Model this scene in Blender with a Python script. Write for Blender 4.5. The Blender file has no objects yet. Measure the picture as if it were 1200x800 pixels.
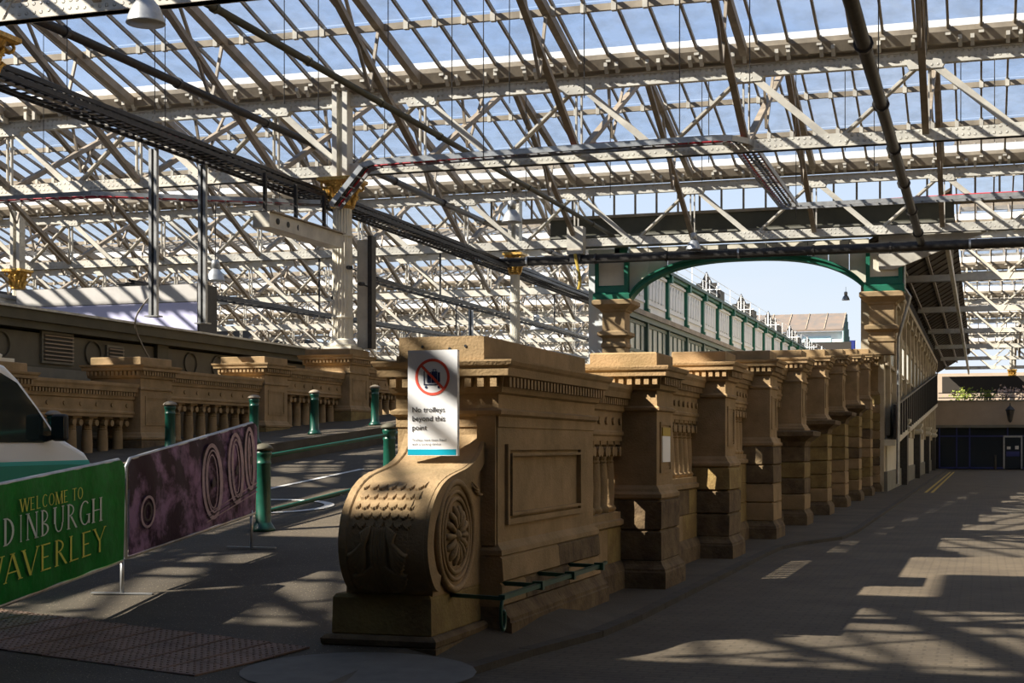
import bpy, math, random
from mathutils import Vector, Matrix
random.seed(7)
S = bpy.context.scene
COL = S.collection
R = math.radians
# ------------------------------------------------------------------ camera
cam = bpy.data.cameras.new('camera'); camo = bpy.data.objects.new('camera', cam); COL.objects.link(camo)
camo.location = (0, 0, 1.6); camo.rotation_euler = (R(90), 0, R(17.54))
cam.sensor_width = 36; cam.lens = 52.2; cam.shift_y = 0.1025; cam.clip_end = 1500; cam.clip_start = 0.1
S.camera = camo
# ------------------------------------------------------------------ colour management
S.view_settings.view_transform = 'Standard'; S.view_settings.look = 'None'
S.view_settings.exposure = 0.0; S.view_settings.gamma = 1.0; S.view_settings.use_curve_mapping = False
S.cycles.max_bounces = 6; S.cycles.diffuse_bounces = 3; S.cycles.glossy_bounces = 2
S.cycles.transparent_max_bounces = 24; S.cycles.transmission_bounces = 4
S.cycles.caustics_reflective = False; S.cycles.caustics_refractive = False
S.cycles.use_denoising = True
# ------------------------------------------------------------------ world: clear pale sky, deeper blue overhead, thin cloud
W = bpy.data.worlds.new('sky'); S.world = W; W.use_nodes = True
nt = W.node_tree; nt.nodes.clear()
o = nt.nodes.new('ShaderNodeOutputWorld'); bg = nt.nodes.new('ShaderNodeBackground')
tc = nt.nodes.new('ShaderNodeTexCoord'); sp = nt.nodes.new('ShaderNodeSeparateXYZ'); rp = nt.nodes.new('ShaderNodeValToRGB')
nz = nt.nodes.new('ShaderNodeTexNoise'); nz.inputs['Scale'].default_value = 5; nz.inputs['Detail'].default_value = 5
mp = nt.nodes.new('ShaderNodeMapping'); mp.inputs['Scale'].default_value = (1, 1, 3)
cr = nt.nodes.new('ShaderNodeValToRGB'); cr.color_ramp.elements[0].position = .48; cr.color_ramp.elements[1].position = .72
cr.color_ramp.elements[1].color = (.55, .55, .55, 1)
mx = nt.nodes.new('ShaderNodeMixRGB'); mx.inputs[2].default_value = (.86, .91, 1, 1)
e = rp.color_ramp.elements; e[0].position = 0.0; e[0].color = (.86, .92, 1, 1); e[1].position = 1; e[1].color = (.16, .28, .55, 1)
a_ = e.new(.08); a_.color = (.80, .90, 1, 1); a_ = e.new(.17); a_.color = (.66, .80, 1, 1); a_ = e.new(.26); a_.color = (.56, .74, 1.05, 1); a_ = e.new(.45); a_.color = (.40, .57, .90, 1)
L = nt.links.new
L(tc.outputs['Generated'], sp.inputs[0]); L(sp.outputs['Z'], rp.inputs[0]); L(tc.outputs['Generated'], mp.inputs[0]); L(mp.outputs[0], nz.inputs[0])
L(nz.outputs[0], cr.inputs[0]); L(cr.outputs[0], mx.inputs[0]); L(rp.outputs[0], mx.inputs[1]); L(mx.outputs[0], bg.inputs[0]); L(bg.outputs[0], o.inputs[0])
bg.inputs[1].default_value = 1.0
# ------------------------------------------------------------------ sun, from the left behind the camera
SUN = Vector((1.05, 0.70, -1.0)).normalized()
sd = bpy.data.lights.new('sun', 'SUN'); sd.energy = 15.0; sd.angle = R(0.53); sd.color = (1.0, .90, .76)
so = bpy.data.objects.new('sun', sd); COL.objects.link(so); so.rotation_euler = SUN.to_track_quat('-Z', 'Y').to_euler(); so.location = (-30, -20, 30)

# ------------------------------------------------------------------ materials
def mat(name, col, rough=.7, metal=0, var=0, vscale=3, bump=0, bscale=20, col2=None, spec=None, dots=0, emit=0):
    m = bpy.data.materials.new(name); m.use_nodes = True; n = m.node_tree; b = n.nodes['Principled BSDF']
    b.inputs['Roughness'].default_value = rough; b.inputs['Metallic'].default_value = metal
    b.inputs['Base Color'].default_value = (*col, 1)
    if spec is not None: b.inputs['Specular IOR Level'].default_value = spec
    t = n.nodes.new('ShaderNodeTexCoord'); g = n.nodes.new('ShaderNodeNewGeometry')
    if var:
        z = n.nodes.new('ShaderNodeTexNoise'); z.inputs['Scale'].default_value = vscale; z.inputs['Detail'].default_value = 6; z.inputs['Roughness'].default_value = .65
        r = n.nodes.new('ShaderNodeValToRGB'); c2 = col2 or tuple(c*(1-var) for c in col)
        r.color_ramp.elements[0].position = .35; r.color_ramp.elements[1].position = .65
        r.color_ramp.elements[0].color = (*c2, 1); r.color_ramp.elements[1].color = (*col, 1)
        n.links.new(g.outputs['Position'], z.inputs['Vector']); n.links.new(z.outputs[0], r.inputs[0]); n.links.new(r.outputs[0], b.inputs['Base Color'])
    if dots:
        v = n.nodes.new('ShaderNodeTexVoronoi'); v.inputs['Scale'].default_value = dots; v.inputs['Randomness'].default_value = .15
        r2 = n.nodes.new('ShaderNodeValToRGB'); r2.color_ramp.elements[0].position = .18; r2.color_ramp.elements[1].position = .26
        r2.color_ramp.elements[0].color = (1, 1, 1, 1); r2.color_ramp.elements[1].color = (0, 0, 0, 1)
        bu = n.nodes.new('ShaderNodeBump'); bu.inputs['Strength'].default_value = 1; bu.inputs['Distance'].default_value = .03
        n.links.new(g.outputs['Position'], v.inputs['Vector']); n.links.new(v.outputs['Distance'], r2.inputs[0]); n.links.new(r2.outputs[0], bu.inputs['Height']); n.links.new(bu.outputs[0], b.inputs['Normal'])
    elif bump:
        z2 = n.nodes.new('ShaderNodeTexNoise'); z2.inputs['Scale'].default_value = bscale; z2.inputs['Detail'].default_value = 5
        bu = n.nodes.new('ShaderNodeBump'); bu.inputs['Strength'].default_value = bump; bu.inputs['Distance'].default_value = .02
        n.links.new(g.outputs['Position'], z2.inputs['Vector']); n.links.new(z2.outputs[0], bu.inputs['Height']); n.links.new(bu.outputs[0], b.inputs['Normal'])
    return m
M = {}
M['stone'] = mat('sandstone', (.40, .275, .150), .9, var=.3, vscale=2.2, bump=.35, bscale=45, col2=(.26, .185, .095), spec=.2)
M['stone_y'] = mat('sandstone_yellow', (.33, .245, .095), .9, var=.3, vscale=3, bump=.5, bscale=30, col2=(.21, .14, .06), spec=.2)
M['stone_d'] = mat('sandstone_weathered', (.20, .145, .080), .95, var=.4, vscale=4, bump=.7, bscale=22, col2=(.10, .07, .045), spec=.2)
M['cream'] = mat('cream_paint', (.60, .56, .47), .5, var=.25, vscale=1.5, col2=(.42, .39, .33))
M['cream_r'] = mat('cream_riveted_paint', (.63, .60, .51), .5, var=.2, vscale=1.5, col2=(.47, .44, .38), dots=7)
M['tan'] = mat('tan_paint', (.34, .28, .21), .6, var=.3, vscale=2, col2=(.20, .165, .12))
M['white'] = mat('white_paint', (.82, .82, .80), .5, var=.1, vscale=2)
M['column'] = mat('column_paint', (.78, .73, .60), .45, var=.12, vscale=3)
M['gold'] = mat('gilding', (.80, .50, .12), .38, metal=.6, var=.5, vscale=14, bump=.6, bscale=60, col2=(.42, .24, .06))
M['green'] = mat('green_paint', (.007, .075, .05), .35, var=.3, vscale=8)
M['green2'] = mat('arch_green_paint', (.012, .15, .085), .45, var=.2, vscale=4)
M['dgreen'] = mat('dark_green_paint', (.035, .045, .035), .6, var=.3, vscale=2)
M['olive'] = mat('olive_paint', (.085, .08, .052), .7, var=.3, vscale=1.5)
M['shop'] = mat('shopfront_paint', (.11, .10, .07), .6, var=.3, vscale=1.5)
M['shop2'] = mat('shopfront_band_paint', (.20, .19, .15), .6, var=.3, vscale=1.2)
M['galv'] = mat('galvanised_steel', (.45, .46, .46), .4, metal=.6, var=.3, vscale=5)
M['dsteel'] = mat('dark_steel', (.05, .045, .04), .5, metal=.3, var=.4, vscale=9)
M['black'] = mat('black_rubber', (.012, .012, .012), .6)
M['cable_r'] = mat('red_cable', (.45, .02, .03), .5)
M['cable_k'] = mat('black_cable', (.02, .02, .02), .5)
M['cable_g'] = mat('grey_cable', (.3, .28, .25), .5)
M['gutter'] = mat('gutter_paint', (.36, .30, .22), .7, var=.35, vscale=1.2, col2=(.20, .165, .12))
M['roofdark'] = mat('boarded_roof', (.07, .052, .036), .8, var=.4, vscale=2)
M['shade_deck'] = mat('unseen_shade_roof', (.09, .09, .09), .8, var=.3, vscale=1)  # for the unseen decks added to block the sun
M['plastic_w'] = mat('sign_face', (.88, .89, .90), .35)
M['cyan'] = mat('sign_cyan_band', (.0, .35, .50), .4)
M['red'] = mat('sign_red', (.80, .10, .06), .5)
M['navy'] = mat('sign_navy', (.02, .03, .10), .5)
M['ink'] = mat('sign_ink', (.015, .015, .02), .5)
M['banner_g'] = mat('green_banner_fabric', (.0, .21, .022), .55, var=.35, vscale=5, bump=.4, bscale=9, spec=.12)
M['t_yellow'] = mat('banner_yellow_print', (.62, .66, .08), .6)
M['t_grey'] = mat('banner_grey_print', (.55, .66, .58), .6)
M['banner_p'] = mat('purple_banner_fabric', (.25, .15, .27), .5, var=.8, vscale=2.6, col2=(.022, .009, .030), bump=.3, bscale=9, spec=.12)
for e_ in M['banner_p'].node_tree.nodes:
    if e_.type == 'VALTORGB': e_.color_ramp.elements[0].position = .46; e_.color_ramp.elements[1].position = .60
    if e_.type == 'TEX_NOISE' and e_.inputs['Scale'].default_value < 3: e_.inputs['Distortion'].default_value = .3
M['p_pale'] = mat('banner_pale_print', (.42, .31, .36), .6, var=.4, vscale=9)
M['p_dark'] = mat('banner_dark_print', (.02, .012, .025), .6)
M['van_w'] = mat('van_white', (.75, .77, .78), .25, spec=.5)
M['van_g'] = mat('van_green', (.0, .22, .16), .3)
M['van_t'] = mat('van_teal', (.02, .38, .36), .3)
M['carglass'] = mat('car_glass', (.02, .03, .03), .06, spec=.8)
M['shopglass'] = mat('shop_glass', (.018, .026, .035), .1, spec=.6)
M['blue'] = mat('blue_paint', (.015, .025, .15), .4)
M['bluesign'] = mat('blue_sign', (.01, .05, .22), .4)
M['fasc'] = mat('beige_cladding', (.42, .33, .24), .7, var=.12, vscale=1)
M['panelw'] = mat('facade_panel_white', (.80, .82, .80), .6, var=.12, vscale=.8)
M['panelc'] = mat('cream_panel', (.70, .64, .50), .7, var=.2, vscale=.8)
M['facade'] = mat('facade_stone', (.58, .50, .36), .85, var=.35, vscale=1.2, bump=.6, bscale=3, col2=(.40, .33, .22))
M['rust_roof'] = mat('weathered_sheet_roof', (.20, .15, .115), .8, var=.35, vscale=.7, col2=(.13, .12, .11))
M['pink'] = mat('tactile_pink', (.25, .165, .12), .9, var=.35, vscale=2.5, bump=.3, bscale=60)
M['bill'] = mat('billboard_face', (.62, .62, .85), .5)
M['bill_h'] = mat('billboard_header', (.55, .53, .50), .5, var=.1)
M['leaf'] = mat('foliage', (.30, .36, .05), .8, var=.5, vscale=3, col2=(.10, .15, .02))
M['leaf_p'] = mat('blossom_foliage', (.75, .55, .45), .8, var=.4, vscale=4)
M['linew'] = mat('white_line', (.75, .73, .68), .7, var=.3, vscale=5)
M['liney'] = mat('yellow_line', (.55, .38, .05), .7, var=.3, vscale=5)
M['oval'] = mat('grey_screed', (.13, .122, .105), .85, var=.25, vscale=5)
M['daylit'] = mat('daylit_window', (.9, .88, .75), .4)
M['daylit'].node_tree.nodes['Principled BSDF'].inputs['Emission Color'].default_value = (1, .97, .80, 1); M['daylit'].node_tree.nodes['Principled BSDF'].inputs['Emission Strength'].default_value = .8  # glow stands in for daylight seen through the facade windows
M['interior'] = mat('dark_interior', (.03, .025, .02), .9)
M['frame_d'] = mat('window_frame_green', (.05, .10, .075), .5)
M['winpale'] = mat('pale_glazing', (.50, .56, .50), .3, var=.3, vscale=1)
M['skyblue_glass'] = mat('sky_lit_glazing', (.45, .62, .66), .2)

def ground_mat(name, base, dark, speck, sscale, sthr, cell=None, rough=.85, bumpd=.01):
    m = bpy.data.materials.new(name); m.use_nodes = True; n = m.node_tree; b = n.nodes['Principled BSDF']; l = n.links.new
    g = n.nodes.new('ShaderNodeNewGeometry'); b.inputs['Roughness'].default_value = rough; b.inputs['Specular IOR Level'].default_value = .35
    z = n.nodes.new('ShaderNodeTexNoise'); z.inputs['Scale'].default_value = .8; z.inputs['Detail'].default_value = 8; z.inputs['Roughness'].default_value = .7
    r = n.nodes.new('ShaderNodeValToRGB'); r.color_ramp.elements[0].position = .35; r.color_ramp.elements[1].position = .68
    r.color_ramp.elements[0].color = (*dark, 1); r.color_ramp.elements[1].color = (*base, 1)
    l(g.outputs['Position'], z.inputs['Vector']); l(z.outputs[0], r.inputs[0])
    v = n.nodes.new('ShaderNodeTexVoronoi'); v.inputs['Scale'].default_value = sscale
    lt = n.nodes.new('ShaderNodeMath'); lt.operation = 'LESS_THAN'; lt.inputs[1].default_value = sthr
    l(g.outputs['Position'], v.inputs['Vector']); l(v.outputs['Distance'], lt.inputs[0])
    mm = n.nodes.new('ShaderNodeMixRGB'); mm.inputs[2].default_value = (*speck, 1)
    l(lt.outputs[0], mm.inputs[0]); l(r.outputs[0], mm.inputs[1]); l(mm.outputs[0], b.inputs['Base Color'])
    bu = n.nodes.new('ShaderNodeBump'); bu.inputs['Strength'].default_value = .8; bu.inputs['Distance'].default_value = bumpd
    if cell:
        br = n.nodes.new('ShaderNodeTexBrick'); br.inputs['Scale'].default_value = 1; br.inputs['Brick Width'].default_value = cell[0]; br.inputs['Row Height'].default_value = cell[1]
        br.inputs['Mortar Size'].default_value = .012; br.inputs['Color1'].default_value = (1, 1, 1, 1); br.inputs['Color2'].default_value = (.75, .75, .75, 1); br.inputs['Mortar'].default_value = (.35, .35, .35, 1)
        l(g.outputs['Position'], br.inputs['Vector'])
        m2 = n.nodes.new('ShaderNodeMixRGB'); m2.blend_type = 'MULTIPLY'; m2.inputs[0].default_value = .5
        l(mm.outputs[0], m2.inputs[1]); l(br.outputs['Color'], m2.inputs[2]); l(m2.outputs[0], b.inputs['Base Color'])
        l(br.outputs['Color'], bu.inputs['Height'])
    else:
        z3 = n.nodes.new('ShaderNodeTexNoise'); z3.inputs['Scale'].default_value = 60; l(g.outputs['Position'], z3.inputs['Vector']); l(z3.outputs[0], bu.inputs['Height'])
    l(bu.outputs[0], b.inputs['Normal'])
    return m
M['asphalt'] = ground_mat('ramp_asphalt', (.088, .072, .050), (.050, .041, .029), (.35, .29, .2), 26, .13)
M['road'] = ground_mat('sett_road', (.128, .102, .068), (.072, .057, .039), (.2, .17, .13), 18, .10, cell=(.22, .11))
M['pave'] = ground_mat('pavement', (.112, .092, .064), (.062, .050, .035), (.2, .17, .13), 22, .08, cell=None)
M['kerb'] = mat('kerb_stone', (.055, .046, .034), .9, var=.4, vscale=3, bump=.4)

def glass_mat():
    m = bpy.data.materials.new('roof_glass'); m.use_nodes = True; n = m.node_tree; n.nodes.clear()
    o = n.nodes.new('ShaderNodeOutputMaterial'); t = n.nodes.new('ShaderNodeBsdfTransparent'); gl = n.nodes.new('ShaderNodeBsdfGlossy')
    d = n.nodes.new('ShaderNodeBsdfDiffuse'); mx = n.nodes.new('ShaderNodeMixShader'); m2 = n.nodes.new('ShaderNodeMixShader')
    t.inputs[0].default_value = (.88, .91, .95, 1); gl.inputs[1].default_value = .15; gl.inputs[0].default_value = (.8, .8, .8, 1); d.inputs[0].default_value = (.7, .72, .72, 1)
    g = n.nodes.new('ShaderNodeNewGeometry'); z = n.nodes.new('ShaderNodeTexNoise'); z.inputs['Scale'].default_value = 1.7; z.inputs['Detail'].default_value = 5
    mr = n.nodes.new('ShaderNodeMapRange'); mr.inputs[1].default_value = .4; mr.inputs[2].default_value = .7; mr.inputs[3].default_value = .03; mr.inputs[4].default_value = .16
    l = n.links.new; l(g.outputs['Position'], z.inputs[0]); l(z.outputs[0], mr.inputs[0]); l(mr.outputs[0], mx.inputs[0])
    l(t.outputs[0], mx.inputs[1]); l(d.outputs[0], mx.inputs[2]); m2.inputs[0].default_value = .04; l(mx.outputs[0], m2.inputs[1]); l(gl.outputs[0], m2.inputs[2]); l(m2.outputs[0], o.inputs[0])
    return m
M['glass'] = glass_mat()

# ------------------------------------------------------------------ mesh helpers
class MB:
    def __init__(s): s.v = []; s.f = []; s.mats = []; s.mi = []; s.cur = 0
    def quadbox(s, p):
        b = len(s.v); s.v += p
        s.f += [(b, b+3, b+2, b+1), (b+4, b+5, b+6, b+7), (b, b+1, b+5, b+4), (b+1, b+2, b+6, b+5), (b+2, b+3, b+7, b+6), (b+3, b, b+4, b+7)]
        return s
    def box(s, x0, x1, y0, y1, z0, z1):
        return s.quadbox([(x0, y0, z0), (x1, y0, z0), (x1, y1, z0), (x0, y1, z0), (x0, y0, z1), (x1, y0, z1), (x1, y1, z1), (x0, y1, z1)])
    def beam(s, p, q, w, h, up=(0, 0, 1)):
        p = Vector(p); q = Vector(q); d = (q-p).normalized(); u = Vector(up)
        r = d.cross(u)
        if r.length < 1e-4: r = d.cross(Vector((0, 1, 0)))
        r.normalize(); u = r.cross(d).normalized(); r *= w/2; u *= h/2
        return s.quadbox([tuple(p-r-u), tuple(p+r-u), tuple(q+r-u), tuple(q-r-u), tuple(p-r+u), tuple(p+r+u), tuple(q+r+u), tuple(q-r+u)])
    def tube(s, pts, rad, n=8, caps=True):
        pts = [Vector(p) for p in pts]; rs = rad if isinstance(rad, (list, tuple)) else [rad]*len(pts)
        prev = None; b0 = len(s.v)
        for i, p in enumerate(pts):
            d = (pts[min(i+1, len(pts)-1)]-pts[max(i-1, 0)]).normalized()
            if prev is None:
                u = d.cross(Vector((0, 0, 1)));
                if u.length < 1e-3: u = d.cross(Vector((1, 0, 0)))
            else: u = prev - d*prev.dot(d)
            u.normalize(); prev = u; w = d.cross(u)
            for k in range(n):
                a = 2*math.pi*k/n; s.v.append(tuple(p+(u*math.cos(a)+w*math.sin(a))*rs[i]))
        for i in range(len(pts)-1):
            for k in range(n):
                a = b0+i*n+k; c = b0+i*n+(k+1) % n; s.f.append((a, c, c+n, a+n))
        if caps: s.f.append(tuple(b0+k for k in reversed(range(n)))); s.f.append(tuple(b0+(len(pts)-1)*n+k for k in range(n)))
        return s
    def lathe(s, prof, c=(0, 0, 0), n=12, flute=0):
        b0 = len(s.v)
        for r, z in prof:
            for k in range(n):
                a = 2*math.pi*k/n; rr = r*(1-(flute if k % 2 else 0)); s.v.append((c[0]+rr*math.cos(a), c[1]+rr*math.sin(a), c[2]+z))
        for i in range(len(prof)-1):
            for k in range(n):
                a = b0+i*n+k; q = b0+i*n+(k+1) % n; s.f.append((a, q, q+n, a+n))
        s.f.append(tuple(b0+k for k in reversed(range(n)))); s.f.append(tuple(b0+(len(prof)-1)*n+k for k in range(n)))
        return s
    def loft(s, x0, x1, y0, y1, prof):     # stacked rectangles: prof = [(outset, z)...]
        b0 = len(s.v)
        for o_, z in prof: s.v += [(x0-o_, y0-o_, z), (x1+o_, y0-o_, z), (x1+o_, y1+o_, z), (x0-o_, y1+o_, z)]
        for i in range(len(prof)-1):
            for k in range(4):
                a = b0+i*4+k; q = b0+i*4+(k+1) % 4; s.f.append((a, q, q+4, a+4))
        s.f.append((b0+3, b0+2, b0+1, b0)); t = b0+(len(prof)-1)*4; s.f.append((t, t+1, t+2, t+3)); return s
    def loftx(s, x0, x1, y0, y1, prof):
        b0 = len(s.v)
        for o_, z in prof: s.v += [(x0-o_, y0, z), (x1+o_, y0, z), (x1+o_, y1, z), (x0-o_, y1, z)]
        for i in range(len(prof)-1):
            for k in range(4):
                a = b0+i*4+k; q = b0+i*4+(k+1) % 4; s.f.append((a, q, q+4, a+4))
        s.f.append((b0+3, b0+2, b0+1, b0)); t = b0+(len(prof)-1)*4; s.f.append((t, t+1, t+2, t+3)); return s
    def prism(s, poly, axis, a0, a1):      # polygon extruded along axis
        b0 = len(s.v); n = len(poly)
        for a in (a0, a1):
            for (p, q) in poly:
                s.v.append({'x': (a, p, q), 'y': (p, a, q), 'z': (p, q, a)}[axis])
        s.f.append(tuple(range(b0, b0+n))); s.f.append(tuple(reversed(range(b0+n, b0+2*n))))
        for k in range(n): s.f.append((b0+k, b0+n+k, b0+n+(k+1) % n, b0+(k+1) % n))
        return s
    def poly(s, pts): b = len(s.v); s.v += [tuple(p) for p in pts]; s.f.append(tuple(range(b, b+len(pts)))); return s
    def mesh(s, name, m, smooth=False):
        me = bpy.data.meshes.new(name); me.from_pydata(s.v, [], s.f); me.materials.append(M[m])
        if smooth: me.polygons.foreach_set('use_smooth', [True]*len(me.polygons))
        me.update(); return me
    def build(s, name, m, parent=None, smooth=False, label=None, kind=None, loc=None):
        return put(name, s.mesh(name, m, smooth), parent, label, kind, loc)
def put(name, me, parent=None, label=None, kind=None, loc=None, rot=None, scale=None):
    o = bpy.data.objects.new(name, me); COL.objects.link(o)
    if parent: o.parent = parent
    if label: o['label'] = label
    if kind: o['kind'] = kind
    if loc: o.location = loc
    if rot: o.rotation_euler = rot
    if scale: o.scale = scale
    return o
def tag(o, label, cat=None, group=None, kind=None):
    o['label'] = label
    if cat: o['category'] = cat
    if group: o['group'] = group
    if kind: o['kind'] = kind
    return o
def thing(name, label, cat=None, loc=(0, 0, 0), rz=0, group=None, kind=None):
    o = bpy.data.objects.new(name, None); COL.objects.link(o); o.location = loc; o.rotation_euler = (0, 0, rz); o.empty_display_size = .1
    return tag(o, label, cat, group, kind)
def B(): return MB()
def fixn(me):
    import bmesh
    bm = bmesh.new(); bm.from_mesh(me); bmesh.ops.recalc_face_normals(bm, faces=bm.faces); bm.to_mesh(me); bm.free()
ORD = ['first', 'second', 'third', 'fourth', 'fifth', 'sixth', 'seventh', 'eighth', 'ninth', 'tenth', 'eleventh', 'twelfth']
def ramp(Y): t = Y-9.3; return .070*((t+math.sqrt(t*t+.3))/2) - .006
def clampramp(Y): return ramp(min(Y, 75))

# ================================================================== GROUND
b = B(); b.poly([(-90, -25, -.05), (40, -25, -.05), (40, 230, -.05), (-90, 230, -.05)]); tag(b.build('floor', 'road'), 'dark sett-paved station roadway running past the sandstone wall', kind='structure')
# left apron + ramp surface
b = B(); ys = [-6+.75*i for i in range(0, 108)]
for i, y in enumerate(ys):
    xr = -4.15 if y > 9.2 else -4.15+max(0, min(1, (9.2-y)/3))*(-.0)
    b.v += [(-19, y, ramp(y)), (xr, y, ramp(y))]
    if i: k = 2*i; b.f.append((k-2, k-1, k+1, k))
tag(b.build('floor', 'asphalt'), 'speckled asphalt walkway and ramp rising to the left of the wall', kind='structure')
# pavement and kerb beside the wall
edge = [(-3.6, 6.0), (-3.62, 8.5), (-3.52, 9.94), (-3.36, 11.2), (-3.12, 12.5), (-3.07, 13.8), (-3.07, 22.5), (-3.04, 24.0)]
edge2 = [(-3.04, 24.0), (-2.85, 25.2), (-2.35, 26.8), (-2.25, 29), (-2.25, 55), (-2.3, 110)]
pv = B()
allp = edge+edge2[1:]
for i, (x, y) in enumerate(allp):
    pv.v += [(-4.16, y, ramp(y)+.004 if y < 12.8 else 0), (x-.13, y, .0)]
    if i: k = 2*i; pv.f.append((k-2, k-1, k+1, k))
tag(pv.build('pavement', 'pave'), 'narrow worn pavement along the road side of the stone wall', 'pavement', kind='structure')
kt = thing('trim_1', 'dark kerb line between the narrow pavement and the sett road', kind='structure')
for i in range(len(allp)-1):
    (x0, y0), (x1, y1) = allp[i], allp[i+1]; n = max(1, int((y1-y0)/1.0)) if y1 < 60 else 6
    for j in range(n):
        t0 = j/n; t1 = (j+1)/n; g = .006
        p = Vector((x0+(x1-x0)*t0-.065, y0+(y1-y0)*t0+g, -.03)); q = Vector((x0+(x1-x0)*t1-.065, y0+(y1-y0)*t1-g, -.03))
        B().beam(p, q, .13, .075).build('kerb_stone', 'kerb', kt)
# tactile paving: slabs with raised blisters, laid across the foot of the ramp
tp = thing('tactile_paving', 'pink tactile paving with raised blisters across the foreground left', 'paving', (0, 0, 0), kind='structure')
slab = B().loft(-.197, .197, -.197, .197, [(0, 0), (0, .01), (-.006, .014)])
sm = slab.mesh('slab', 'pink')
bl = B()
for i in range(6):
    for j in range(6):
        cx = -.164+.0656*i; cy = -.164+.0656*j; k = len(bl.v)
        bl.lathe([(.0125, .0), (.0105, .006), (.005, .0075)], (cx, cy, .013), 6)
blm = bl.mesh('blisters', 'pink')
A0 = Vector((-4.85, 10.27)); dirt = Vector((-.961, .277)); nrm = Vector((.277, .961)); ang = R(-16.1)
for r_ in range(3):
    for c in range(13):
        p = A0+dirt*(.2+.4*c)-nrm*(.2+.4*r_)
        s_ = put('paving_slab', sm, tp, loc=(p.x, p.y, ramp(p.y)+.003), rot=(math.atan((ramp(p.y+.2)-ramp(p.y-.2))/.4), 0, ang))
        d_ = put('blisters', blm, s_, kind='stuff')
b = B(); pts = []
for k in range(24):
    a = 2*math.pi*k/24; pts.append((-4.15+.85*math.cos(a), 9.55+.68*math.sin(a), ramp(9.55+.68*math.sin(a))+.008))
b.poly(pts); tag(b.build('screed_patch', 'oval'), 'smooth grey rounded patch on the ground before the scroll block', 'ground patch', kind='structure')

# ================================================================== MASONRY
def stone_course(parent, x0, x1, y0, y1, z0, z1, m, bulge=.0, name='stone_block', joints=None):
    js = joints or [y0, y1]
    for i in range(len(js)-1):
        B().loft(x0, x1, js[i]+.004, js[i+1]-.004, [(-.018+bulge, z0), (bulge, z0+.02), (bulge, z1-.02), (-.018+bulge, z1)]).build(name, m, parent)
def dentils(b, x0, x1, y0, y1, z0, z1, faces, step=.085, w=.05, d=.05):
    # faces: any of '-y', '+x', '+y', '-x'
    if '-y' in faces or '+y' in faces:
        n = int((x1-x0)/step)
        for i in range(n+1):
            x = x0+(x1-x0)*i/n
            if '-y' in faces: b.box(x-w/2, x+w/2, y0-d, y0+.01, z0, z1)
            if '+y' in faces: b.box(x-w/2, x+w/2, y1-.01, y1+d, z0, z1)
    n = int((y1-y0)/step)
    for i in range(n+1):
        y = y0+(y1-y0)*i/n
        if '+x' in faces: b.box(x1-.01, x1+d, y-w/2, y+w/2, z0, z1)
        if '-x' in faces: b.box(x0-d, x0+.01, y-w/2, y+w/2, z0, z1)
def moulded_panel(b, X, y0, y1, z0, z1, s=1, w=.05, d=.02):
    for (a0, a1, c0, c1) in ((y0, y1, z0, z0+w), (y0, y1, z1-w, z1), (y0, y0+w, z0+w, z1-w), (y1-w, y1, z0+w, z1-w)):
        b.box(min(X, X+s*d), max(X, X+s*d), a0, a1, c0, c1)
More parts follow.
